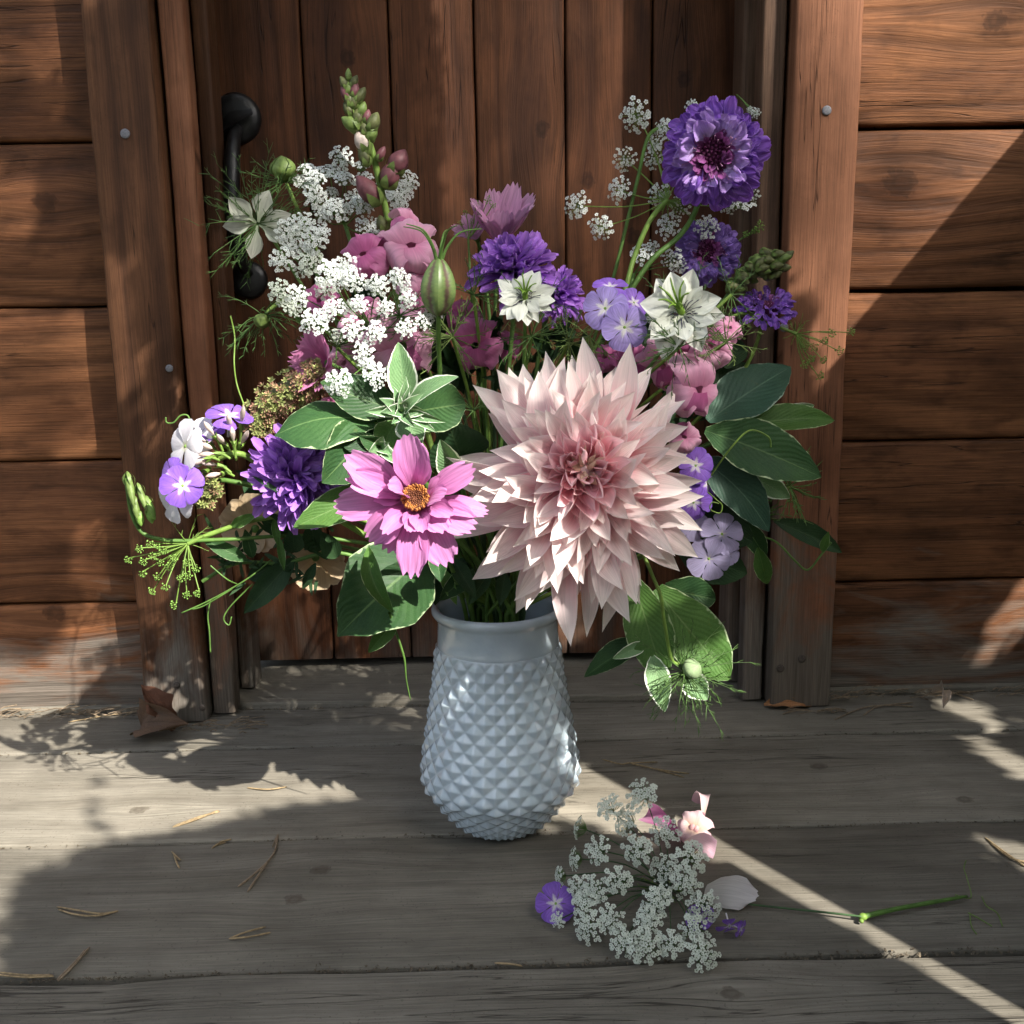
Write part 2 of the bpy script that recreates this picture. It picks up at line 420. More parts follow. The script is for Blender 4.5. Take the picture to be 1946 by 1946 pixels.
for i in range(len(ys)-1):
    g = .0022
    far, near = ys[i]-g, ys[i+1]+g
    if i == 0: far = 1.30
    board('deck_board', WX0, WX1, near, far, -.034, 0 if i else .006, M_deck, deck, bev=.0032, seg=70, jit=.0011 if i else .0005, seed=i+1)
# joists below so the gaps are closed off
for i, x in enumerate((-1.1, -.55, 0, .55, 1.1)):
    board('deck_joist', x-.02, x+.02, -.6, 1.28, -.16, -.036, M_deck, deck, axis='z' if False else 'x', seed=40+i)

wall_l = thing('log_wall', 'orange brown horizontal board siding on the left of the door, grey at its foot', 'wall', Tloc(-.8, 1.1, 0))
wall_r = thing('log_wall', 'horizontal board siding on the right of the door with a round knot, crossed by a diagonal shadow', 'wall', Tloc(.8, 1.1, 0))
inner = board('gap_blocker_panel', -.29, .28, 1.262, 1.30, .007, 1.07, M_door, deck, seg=3, seed=55)  # panel added behind the door to keep light out of the gap below it
zs = [.0015, .123, .2785, .4365, .596, .755, .915, 1.07]
for W, x0, x1, dz, sd in ((wall_l, WX0, -.355, 0, 60), (wall_r, .345, WX1, .004, 80)):
    for i in range(len(zs)-1):
        z0, z1 = zs[i]+(dz if i else 0), zs[i+1]+dz
        gap = .0045 if (W is wall_r and i in (3, 2)) else .0018
        board('siding_board', x0, x1, 1.10, 1.135, z0, z1-gap, M_siding, W, bev=.005, seg=40, jit=.0006, seed=sd+i)
    board('backing_board', x0, x1, 1.137, 1.15, 0, 1.07, M_door, W, seg=4, seed=5)

# door frame
fr = thing('door_frame', 'dark brown timber door frame with a post and jamb on each side of the door', 'door frame', Tloc(0, 1.08, 0))
post_l = board('post', -.371, -.306, 1.056, 1.0995, .0025, 1.07, M_post, fr, axis='z', bev=.006, seg=30, seed=101)
post_r = board('post', .296, .361, 1.056, 1.0995, .0025, 1.07, M_postr, fr, axis='z', bev=.004, seg=30, seed=102)
board('jamb', -.330, -.290, 1.102, 1.215, .008, 1.07, M_post, fr, axis='z', bev=.003, seg=20, seed=103)
board('jamb', .281, .322, 1.102, 1.215, .008, 1.07, M_post, fr, axis='z', bev=.003, seg=20, seed=104)
board('jamb_trim', -.3035, -.279, 1.072, 1.1, .004, 1.07, M_postr, fr, axis='z', bev=.004, seg=20, seed=105)
board('jamb_trim', -.2885, -.272, 1.135, 1.175, .008, 1.07, M_post, fr, axis='z', bev=.004, seg=20, seed=106)
board('jamb_trim', .270, .2925, 1.074, 1.1, .004, 1.07, M_jambg, fr, axis='z', bev=.003, seg=20, seed=107)
board('jamb_trim', .262, .2795, 1.12, 1.165, .008, 1.07, M_jambg, fr, axis='z', bev=.004, seg=20, seed=108)
board('lintel', -.371, .361, 1.06, 1.2, 1.073, 1.14, M_post, fr, seg=10, seed=109)

side = thing('added_side_blocker', 'unseen low board partition added to darken the right side of the porch', 'wall', Tloc(1.47, .2, 0))  # added out of view to cut the sky light from the right
for i in range(6):
    board('side_blocker_board', 1.45, 1.475, .99-.40*(i+1)+.003, .99-.40*i-.003, .002, .98, M_siding, side, axis='z', seg=4, seed=200+i)
door = thing('door', 'dark reddish brown plank door behind the bouquet with vertical boards', 'door', Tloc(0, 1.2, 0))
dx = [-.292, -.1905, -.0975, -.007, .090, .184, .285]
for i in range(6):
    board('door_plank', dx[i]+.0009, dx[i+1]-.0009, 1.20, 1.232, .017, 1.07, M_door, door, axis='z', bev=.0035, seg=24, jit=.0004, seed=120+i)
board('back_panel', -.295, .285, 1.234, 1.25, .02, 1.07, M_door, door, axis='z', seg=3, seed=130)

def disc_mb(c, n, r, h, mb, k=20):
    M = frame(c, n)
    rows = []
    for (q, zz) in ((1.0, 0), (1.0, h*.45), (.86, h*.85), (.55, h), (.001, h*.97)):
        rows.append([M @ V((r*q*math.cos(2*PI*i/k), r*q*math.sin(2*PI*i/k), zz)) for i in range(k)])
    mb.grid(rows, closed=True)
a = P(450, 245, 1.188); b_ = P(470, 520, 1.19)
pts = bez(a, P(434, 275, 1.14), P(436, 470, 1.14), b_, 16)
mb = MB(); mb.tube(pts, [.006+.0028*math.sin(PI*i/16) for i in range(17)], 10); hd = wpart(mb, 'handle', M_iron, door, label='black iron thumb latch pull with round plates'); ROOTM[hd] = ROOTM[door]
mb = MB(); disc_mb(P(450, 226, 1.1995), V((0, -1, 0)), .0265, .010, mb, 28); wpart(mb, 'plate', M_iron, hd)
mb = MB(); disc_mb(P(474, 532, 1.1995), V((0, -1, 0)), .0205, .009, mb, 28); wpart(mb, 'plate', M_iron, hd)
mb = MB(); mb.blade(P(415, 250, 1.186), P(480, 212, 1.176), .016, V((0, -1, .5)), [(0, .6), (.5, 1), (1, .5)], bend=.12, fold=.2); wpart(mb, 'thumb_piece', M_iron, hd)
def nail(x, y, Y, r=.0046, mt=None):
    mb = MB(); disc_mb(P(x, y, Y), V((0, -1, .05)), r, .0012, mb, 12); wpart(mb, 'nail', mt or M_nail, post_l if x < 900 else post_r)
for q in ((238, 254, 1.0555, .0046, None), (322, 700, 1.0555, .0038, None), (1571, 210, 1.0555, .0046, None), (1490, 622, 1.0555, .0045, None),
          (336, 1302, 1.0555, .0036, M_nail2), (385, 1345, 1.0555, .0036, M_nail2), (1483, 1270, 1.0555, .0042, M_nail2), (1524, 1252, 1.0555, .0042, M_nail2)):
    nail(*q)

# ------------------------------------------------------------------ vase
def glass_mat():
    mt, t, b = new_mat('milk_glass'); k = N(t)
    tc = k.n('ShaderNodeTexCoord').outputs['Object']
    nz = k.noise(tc, 60, 3)
    c = k.mix(k.mapr(nz, .3, .7, 0, 1), (.46, .55, .62), (.52, .61, .67))
    k.put(b.inputs['Base Color'], c)
    b.inputs['Roughness'].default_value = .10; b.inputs['IOR'].default_value = 1.55
    b.inputs['Coat Weight'].default_value = 1.0; b.inputs['Coat Roughness'].default_value = .03
    b.inputs['Subsurface Weight'].default_value = .25; b.inputs['Subsurface Radius'].default_value = (.004, .005, .006)
    b.inputs['Subsurface Scale'].default_value = 1.0
    bp = k.n('ShaderNodeBump'); bp.inputs['Strength'].default_value = .12; bp.inputs['Distance'].default_value = .002
    k.l(k.noise(tc, 220, 2), bp.inputs['Height']); k.l(bp.outputs[0], b.inputs['Normal'])
    return mt
M_glass = glass_mat()
VC = V((.004, .83, 0))
vase = thing('vase', 'pale blue grey milk glass vase with a moulded diamond point pattern and plain collar', 'vase', Matrix.Translation(VC))
def vase_body():
    prof = [(.1612, .0502), (.1600, .0508), (.150, .0513), (.140, .0522), (.12, .0552), (.09, .0600), (.065, .0643), (.048, .0662), (.040, .0652), (.032, .0590), (.022, .0535), (.012, .0455), (.006, .0400), (.0012, .0335)]
    pts = []
    for i in range(len(prof)-1):
        for k in range(12): f = k/12; pts.append((lerp(prof[i][0], prof[i+1][0], f), lerp(prof[i][1], prof[i+1][1], f)))
    pts.append(prof[-1])
    # resample by arc length
    s = [0]
    for i in range(1, len(pts)): s.append(s[-1]+math.hypot(pts[i][0]-pts[i-1][0], pts[i][1]-pts[i-1][1]))
    n = 22; NA = n*14
    NS = 210; rows = []; v = 0; uvs = []
    for j in range(NS+1):
        q = s[-1]*j/NS
        i = max(1, next((i for i in range(1, len(s)) if s[i] >= q-1e-9), len(s)-1))
        f = (q-s[i-1])/(s[i]-s[i-1]); z = lerp(pts[i-1][0], pts[i][0], f); r = lerp(pts[i-1][1], pts[i][1], f)
        i0, i1 = max(0, i-4), min(len(pts)-1, i+4)
        tz, tr = pts[i1][0]-pts[i0][0], pts[i1][1]-pts[i0][1]; tl = math.hypot(tz, tr); nr, nz = -tz/tl, tr/tl
        if j: v += (s[-1]/NS)/(.0166 if z > .043 else (.0125 if z > .02 else .0105))
        fade = min(1, j/6.0)*(1 if z > .004 else .5)
        row = []
        for a in range(NA):
            th = a/NA; A = n*th+v; B = n*th-v
            fa, fb = A % 1, B % 1
            h = 1-2*max(abs(fa-.5), abs(fb-.5))
            h = min(h, .93); h = h**.9
            hh = .0030*h*fade
            an = 2*PI*th+.07
            row.append(((r+nr*hh)*math.cos(an), (r+nr*hh)*math.sin(an), z+nz*hh))
        rows.append(row)
    mb = MB(); mb.grid(rows[::-1], closed=True)
    c = rows[-1]; mb.face([(x, y, z) for (x, y, z) in c][::-1])
    mb.build('body', M_glass, vase)
    # collar with rolled lip and inner wall
    pr = [(.0490, .1560), (.0508, .1615), (.0503, .1635), (.0500, .170), (.0500, .1825), (.0512, .1850), (.0532, .1868), (.0545, .1895), (.0540, .1925), (.0522, .1943), (.0500, .1938), (.0482, .1915), (.0470, .186), (.0465, .17), (.0468, .15), (.050, .12), (.055, .08), (.05, .02), (.001, .01)]
    R_ = []
    for (r, z) in pr: R_.append([(r*math.cos(2*PI*i/96), r*math.sin(2*PI*i/96), z) for i in range(96)])
    mb = MB(); mb.grid(R_, closed=True); mb.build('collar', M_glass, vase)
vase_body()
MOUTH = VC+V((0, 0, .19))

# ------------------------------------------------------------------ plant materials
M_stem = plain('stem_green', (.085, .17, .035), .5, .1, var=.25)
M_stemd = plain('dark_stem', (.05, .10, .04), .5, .1, var=.25)
M_stemy = plain('young_stem', (.16, .26, .05), .5, .15, var=.2)
M_thread = plain('thread_green', (.07, .135, .035), .55, .15, var=.3)
M_threadl = plain('pale_thread', (.17, .25, .07), .55, .2, var=.3)
M_dry = plain('dry_straw', (.30, .22, .12), .7, .1, var=.35, scale=300)
M_dryd = plain('dry_brown', (.20, .15, .10), .75, .05, var=.35, scale=300)
M_dahlia = petal_mat('dahlia_petal', [(0, (.60, .20, .27)), (.22, (.84, .37, .45)), (.48, (.92, .54, .60)), (.74, (.94, .76, .75)), (1, (.95, .87, .82))], vein=.16, veinscale=26, tr=.4, margin=(.90, .83, .80), edge=.95, rnd=.06)  # pale margin paints in light shining through the petal edge
M_dahlin = petal_mat('dahlia_inner_petal', [(0, (.64, .16, .24)), (.3, (.84, .36, .43)), (.7, (.91, .52, .57)), (1, (.93, .70, .71))], vein=.12, veinscale=18, tr=.3, margin=(.86, .66, .65), edge=.94, rnd=.08)  # lighter margin puts the same edge glow into the inner petals' colour
M_dahc = petal_mat('dahlia_heart_petal', [(0, (.45, .22, .16)), (.5, (.62, .40, .30)), (1, (.74, .58, .42))], vein=.1, tr=.2)
M_cosmos = petal_mat('cosmos_petal', [(0, (.46, .10, .30)), (.3, (.60, .19, .46)), (1, (.68, .28, .58))], vein=.2, veinscale=15, tr=.38, rnd=.08, bump=.5)
M_cosmosp = petal_mat('pale_pink_petal', [(0, (.55, .22, .42)), (1, (.66, .36, .56))], vein=.3, veinscale=14, tr=.35, bump=.6)
M_scab = petal_mat('violet_petal', [(0, (.34, .20, .62)), (.35, (.38, .19, .72)), (1, (.30, .11, .64))], vein=.3, veinscale=14, tr=.35, rnd=.25, margin=(.46, .28, .76), edge=.94)
M_scabi = petal_mat('lilac_petal', [(0, (.58, .48, .72)), (.5, (.54, .38, .76)), (1, (.48, .28, .74))], vein=.25, veinscale=12, tr=.35, rnd=.2)
M_scabd = plain('plum_bud', (.085, .012, .055), .5, .1, var=.4, scale=500)
M_scabp = petal_mat('plum_floret', [(0, (.20, .03, .16)), (1, (.36, .10, .34))], tr=.3, rnd=.3)
M_scab2 = petal_mat('blue_violet_petal', [(0, (.32, .22, .60)), (1, (.32, .18, .62))], vein=.3, veinscale=14, tr=.35, rnd=.25)
M_aster = petal_mat('purple_strap_petal', [(0, (.18, .045, .40)), (.45, (.36, .11, .62)), (1, (.52, .25, .80))], vein=.25, veinscale=8, tr=.35, rnd=.3)
M_phlox = petal_mat('phlox_petal', [(0, (.80, .80, .72)), (.32, (.78, .76, .78)), (.50, (.46, .37, .74)), (1, (.39, .30, .70))], vein=.28, veinscale=13, star=.75, tr=.35, rnd=.12)
M_phlox2 = petal_mat('lilac_phlox_petal', [(0, (.75, .72, .50)), (.15, (.55, .5, .6)), (.3, (.42, .38, .60)), (1, (.42, .37, .58))], vein=.2, star=.75, tr=.35)
M_phloxd = petal_mat('violet_phlox_petal', [(0, (.80, .78, .68)), (.32, (.72, .66, .78)), (.50, (.30, .14, .62)), (1, (.24, .11, .56))], vein=.3, veinscale=13, star=.75, tr=.35)
M_phloxw = petal_mat('white_phlox_petal', [(0, (.70, .70, .45)), (.2, (.80, .78, .80)), (1, (.80, .77, .82))], vein=.1, tr=.35)
M_nig = petal_mat('white_nigella_petal', [(0, (.62, .68, .48)), (.25, (.76, .78, .68)), (1, (.80, .82, .75))], vein=.13, veinscale=12, tr=.3, rnd=.06)
M_nigg = petal_mat('greenish_nigella_petal', [(0, (.42, .50, .32)), (.4, (.55, .58, .48)), (1, (.60, .60, .52))], vein=.3, veinscale=9, tr=.35, rnd=.08)
M_pist = plain('pistil_green', (.17, .30, .04), .45, .15, var=.25, scale=400)
M_stam = plain('dark_stamen', (.06, .06, .09), .5, var=.3, scale=400)
M_white = plain('white_floret', (.78, .82, .79), .6, .3, var=.06, scale=300)
M_whited = plain('shaded_white_floret', (.66, .72, .62), .6, .25, var=.15, scale=300)  # duller copy of the white floret, shade put into its colour
M_dill = plain('dill_bud', (.20, .35, .07), .55, .2, var=.25, scale=500)
M_snap = petal_mat('snapdragon_petal', [(0, (.62, .22, .38)), (.4, (.74, .38, .54)), (1, (.80, .52, .64))], vein=.16, veinscale=9, tr=.35, rnd=.15)
M_snapd = petal_mat('deep_pink_petal', [(0, (.46, .09, .26)), (1, (.60, .22, .42))], vein=.2, veinscale=9, tr=.35, rnd=.15)
M_snapw = petal_mat('blush_petal', [(0, (.62, .42, .30)), (.3, (.70, .50, .50)), (1, (.72, .45, .56))], vein=.12, tr=.35)
M_palate = plain('cream_palate', (.66, .36, .36), .6, .2, var=.15)
M_budm = plain('maroon_bud', (.15, .055, .065), .5, .15, var=.3, scale=200)
M_budg = plain('green_bud', (.13, .19, .05), .5, .15, var=.3, scale=250)
M_budo = plain('olive_bud', (.085, .095, .035), .55, .1, var=.45, scale=260)
M_budp = plain('pink_bud', (.62, .52, .46), .5, .25, var=.3, scale=250)
M_sed = petal_mat('sedum_petal', [(0, (.30, .34, .10)), (.5, (.34, .22, .12)), (1, (.42, .17, .15))], vein=.1, tr=.25, rnd=.5)
M_sedg = petal_mat('sedum_green_petal', [(0, (.26, .34, .09)), (1, (.36, .36, .14))], vein=.1, tr=.25, rnd=.4)
M_leaf = leaf_mat('broad_leaf', (.028, .075, .026), (.05, .115, .034), margin=(.42, .52, .30), edge=.975, rib=(.13, .22, .08))
M_leafb = leaf_mat('blue_green_leaf', (.035, .085, .055), (.055, .12, .075), margin=(.33, .42, .33), edge=.985, rib=(.12, .21, .14), rough=.5)
M_leafv = leaf_mat('variegated_leaf', (.15, .27, .12), (.22, .35, .16), margin=(.78, .82, .70), edge=.86, rib=(.25, .36, .18))
M_leafg = leaf_mat('bright_leaf', (.075, .165, .035), (.11, .22, .05), margin=(.45, .55, .32), edge=.97, rib=(.18, .28, .10))
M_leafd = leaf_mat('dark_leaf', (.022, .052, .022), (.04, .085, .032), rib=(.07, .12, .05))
M_peach = petal_mat('peach_petal', [(0, (.48, .33, .16)), (1, (.52, .40, .26))], vein=.1, tr=.35)
M_pod = None

LANCE = [(0, .28), (.2, .62), (.45, .96), (.55, 1), (.72, .86), (.86, .5), (.95, .22), (1, .01)]
OVATE = [(0, .12), (.12, .55), (.32, .95), (.45, 1), (.65, .86), (.82, .55), (.93, .27), (1, .01)]
STRAP = [(0, .5), (.3, .8), (.6, 1), (.85, .96), (.95, .75), (1, .4)]
ROUND = [(0, .14), (.25, .42), (.5, .8), (.72, 1), (.87, .92), (.96, .66), (1, .4)]
LOBE = [(0, .5), (.3, .78), (.6, 1), (.8, .94), (.93, .66), (1, .3)]
OBOV = [(0, .16), (.25, .35), (.55, .82), (.78, 1), (.92, .86), (1, .45)]
FAN = [(0, .12), (.3, .5), (.65, .95), (.85, 1), (1, .86)]
WEDGE = [(0, .22), (.25, .6), (.6, 1), (.85, .98), (.95, .86), (1, .72)]
CLAW = [(0, .1), (.18, .18), (.36, .75), (.52, 1), (.7, .88), (.86, .5), (.95, .2), (1, .01)]
NARROW = [(0, .5), (.3, 1), (.7, .8), (1, .02)]

def petal_variants(name, mat, prof, wr, k, seed, bend=(0, .1), curl=(-.1, .1), fold=(0, .5), twist=(-.2, .2), ruf=0, rufn=4, nv=8, nu=4, teeth=0, nteeth=3, sb=(-.05, .05), flat=0):
    rng = random.Random(seed); out = []
    for i in range(k):
        mb = MB()
        mb.blade(V((0, 0, 0)), V((0, 1, 0)), wr*rng.uniform(.88, 1.12), V((0, 0, 1)), prof, bend=rng.uniform(*bend), curl=rng.uniform(*curl), fold=rng.uniform(*fold),
                 twist=rng.uniform(*twist), ruf=ruf, rufn=rufn, nv=nv, nu=nu, teeth=teeth, nteeth=nteeth, side_bend=rng.uniform(*sb), phase=rng.uniform(0, 6), flat=flat)
        out.append(mb.build(name, mat, link=False))
    return out
def petal_at(root, me, name, base, tip, up, wscale=1.0, roll=0):
    """place unit petal mesh (along +Y, face +Z) from base to tip in the root's frame"""
    d = V(tip)-V(base); L = d.length; y = d.normalized(); x = y.cross(V(up)); x = x.normalized() if x.length > 1e-6 else y.orthogonal().normalized(); z = x.cross(y)
    M = Matrix.Identity(4)
    for i in range(3): M[i][0] = x[i]*L*wscale; M[i][1] = y[i]*L; M[i][2] = z[i]*L; M[i][3] = base[i]
    if roll: M = M @ Matrix.Rotation(roll, 4, 'Y')
    return obj(name, me, root, M)
def stem_to_mouth(c, n, root, r=.0018, mat=None, spread=None, rng=None, back=.03, end_z=.11):
    """stalk from the back of a head at c into the mouth of the vase"""
    rng = rng or random
    s = spread or V((rng.uniform(-.022, .022), rng.uniform(-.022, .022), 0))
    a = c-n*.004; e = VC+V((s.x*.9, s.y*.9, end_z)); mo = MOUTH+s
    pts = bez(a, a-n*back, lerp(a, mo, .72)+V((0, 0, .03)), mo, 12)+[lerp(mo, e, .5), e]
    mb = MB(); mb.tube(pts, r, 7); return wpart(mb, 'stem', mat or M_stem, root)

# ------------------------------------------------------------------ dahlia
def make_dahlia():
    c = P(1101, 922, .735); n = face(c, .02, .10); px = mpp(c)
    root = thing('dahlia', 'huge blush pink and cream dinner plate dahlia at the front of the bouquet', 'dahlia', frame(c, n))
    R = 264*px
    DP = [(0, .3), (.15, .5), (.35, .82), (.5, .97), (.6, 1), (.7, .95), (.78, .82), (.85, .62), (.9, .42), (.94, .23), (.97, .10), (1, 0)]
    DP0 = [(0, .28), (.2, .52), (.4, .84), (.56, .99), (.66, 1), (.76, .88), (.84, .64), (.9, .40), (.95, .19), (.98, .07), (1, 0)]
    outer = petal_variants('petal', M_dahlia, DP, .225, 20, 1, bend=(.03, .13), curl=(-.16, .14), fold=(.5, 1.1), twist=(-.55, .55), nv=20, nu=10, sb=(-.10, .10), flat=.7, ruf=.10, rufn=2)
    mid = petal_variants('petal', M_dahlia, DP, .275, 18, 4, bend=(-.08, .08), curl=(-.10, .24), fold=(.6, 1.3), twist=(-.6, .6), nv=18, nu=10, sb=(-.14, .14), flat=.7, ruf=.10, rufn=2)
    inner = petal_variants('petal', M_dahlin, DP, .33, 12, 2, bend=(-.14, .06), curl=(-.05, .3), fold=(.6, 1.4), twist=(-1.1, 1.1), nv=12, nu=6, sb=(-.16, .16))
    heart = petal_variants('petal', M_dahc, LANCE, .42, 4, 3, bend=(.05, .2), curl=(-.35, -.1), fold=(-.5, -.2), nv=6, nu=4)
    rng = random.Random(11); NP = 225; ga = PI*(3-5**.5)
    off = V((10*px, 24*px, 0))
    for i in range(NP):
        f = (i+.5)/NP; ang = i*ga+rng.uniform(-.16, .16); u = V((math.cos(ang), math.sin(ang)*1.13, 0))
        f2 = f**.82
        rt = R*(.05+.95*f2)*rng.uniform(.86, 1.09)
        zt = .050*(1-f2**1.6)-.034*max(0, f2-.75)/.25*rng.uniform(.2, 1.2)+rng.uniform(-.008, .008)
        if f < .05: zt = .047+rng.uniform(-.002, .002)
        rb = .001+.010*f; zb = .034-.054*f2
        tip = u*rt+V((0, 0, zt))+off*(1-f2); base = u*rb+V((0, 0, zb))+off*(1-f2)*.8
        up = V((0, 0, 1))-u*.3+V((rng.uniform(-.35, .35), rng.uniform(-.35, .35), 0))
        if f < .05: me = rng.choice(heart); ws = .7
        elif f < .26: me = rng.choice(inner); ws = 1.05
        elif f < .60: me = rng.choice(mid); ws = lerp(1.15, .9, (f-.26)/.34)
        else: me = rng.choice(outer); ws = lerp(1.15, .95, (f-.6)/.4)
        petal_at(root, me, 'petal', base, tip, up, ws*rng.uniform(.88, 1.15), roll=rng.uniform(-.45, .45))
    mb = MB(); mb.ellip((off.x*.85, off.y*.85, .024), (V((.008, 0, 0)), V((0, .008, 0)), V((0, 0, .016))), nu=14, nv=9)
    mb.build('flower_heart', M_dahlin, root)
    mb = MB(); mb.ellip((0, 0, -.018), (V((.018, 0, 0)), V((0, .018, 0)), V((0, 0, .008))), nu=12, nv=6); mb.build('calyx', M_stem, root)
    stem_to_mouth(c-n*.02, n, root, .0036, M_stem, V((.012, -.005, 0)))
make_dahlia()

# ------------------------------------------------------------------ cosmos
def make_cosmos():
    c = P(790, 950, .695); n = face(c, -.05, .22); px = mpp(c)
    M = frame(c, n); root = thing('cosmos', 'bright orchid pink cosmos with notched petals and an orange centre beside the dahlia', 'cosmos', M)
    Mi = M.inverted(); rng = random.Random(5)
    # tip (px), width px, depth offset towards viewer, layer
    L = [((777, 826), 82, .012), ((663, 870), 80, .010), ((642, 962), 78, .000), ((668, 905), 62, .012), ((703, 1022), 74, .006), ((738, 1042), 66, .000),
         ((783, 1088), 74, .012), ((850, 1068), 78, .004), ((897, 1000), 76, .008), ((922, 974), 52, .002), ((897, 890), 60, .008), ((846, 1006), 60, .014), ((843, 940), 56, .020), ((745, 925), 56, .022), ((775, 1010), 46, .018)]
    for i, ((x, y), wd, dz) in enumerate(L):
        tip = P(x, y, .70-dz-.006); tl = Mi @ tip; u = V((tl.x, tl.y, 0)).normalized()
        mb = MB(); base = u*.008+V((0, 0, -.001+dz*.12))
        mb.blade(base, tl, wd*px*.84, V((0, 0, 1))-u*.1+V((rng.uniform(-.2, .2), rng.uniform(-.2, .2), 0)), WEDGE, bend=rng.uniform(.03, .13), curl=rng.uniform(-.10, .06), fold=rng.uniform(.1, .5), twist=rng.uniform(-.25, .25),
                 ruf=.10, rufn=6, nv=14, nu=14, teeth=rng.uniform(.07, .12), nteeth=rng.choice((3, 4)), phase=rng.uniform(0, 6))
        mb.build('petal', M_cosmos, root)
    for k in range(7):   # small inner petaloids
        a = k*.9+.4; u = V((math.cos(a), math.sin(a), 0)); mb = MB()
        mb.blade(u*.010, u*rng.uniform(.022, .032)+V((0, 0, rng.uniform(.006, .012))), .014, V((0, 0, 1)), WEDGE, bend=.15, fold=.7, nv=7, nu=6, teeth=.1)
        mb.build('petal', M_cosmos, root)
    mo = plain('cosmos_disc', (.36, .15, .04), .7, var=.4, scale=900)
    md = plain('cosmos_disc_dark', (.16, .06, .03), .7, var=.4, scale=900)
    mb = MB()
    for k in range(150):
        f = (k+.5)/150; a = k*2.39996; r = .0088*math.sqrt(f); q = V((r*math.cos(a), r*math.sin(a), .005+.003*f+rng.uniform(0, .001)))
        s = .0007+.0006*f
        mb.ellip(q, (V((s, 0, 0)), V((0, s, 0)), V((0, 0, s*2.2))), mi=0 if (f > .35 and rng.random() < .8) else 1, nu=5, nv=4)
    mb.ellip((0, 0, .002), (V((.0088, 0, 0)), V((0, .0088, 0)), V((0, 0, .004))), mi=1, nu=16, nv=8)
    mb.build('centre', [mo, md], root)
    stem_to_mouth(c, n, root, .0018, M_stem, V((-.025, -.02, 0)), back=.02)
make_cosmos()

def side_cosmos(c, n, R, label, mat, arc=(0, 2*PI), npet=8, tilt=.5, stem=True, name='cosmos', wr=.62, tooth=.1):
    M = frame(c, n); root = thing(name, label, name.replace('_', ' '), M); rng = random.Random(int(abs(c.x)*9999))
    for i in range(npet):
        a = lerp(arc[0], arc[1], (i+.5)/npet)+rng.uniform(-.08, .08); u = V((math.cos(a), math.sin(a), 0)); mb = MB()
        mb.blade(u*R*.12, u*R*rng.uniform(.9, 1.05)+V((0, 0, R*tilt*rng.uniform(.8, 1.2))), R*wr, V((0, 0, 1)), WEDGE, bend=rng.uniform(-.02, .08), fold=.25, ruf=.10, rufn=6, nv=10, nu=12, teeth=tooth, nteeth=4, phase=rng.uniform(0, 6))
        mb.build('petal', mat, root)
    mb = MB(); mb.ellip((0, 0, -.001), (V((R*.15, 0, 0)), V((0, R*.15, 0)), V((0, 0, R*.14))), nu=10, nv=6); mb.build('calyx', M_stem, root)
    if stem: stem_to_mouth(c, n, root, .0015, M_stem, rng=rng)
    return root

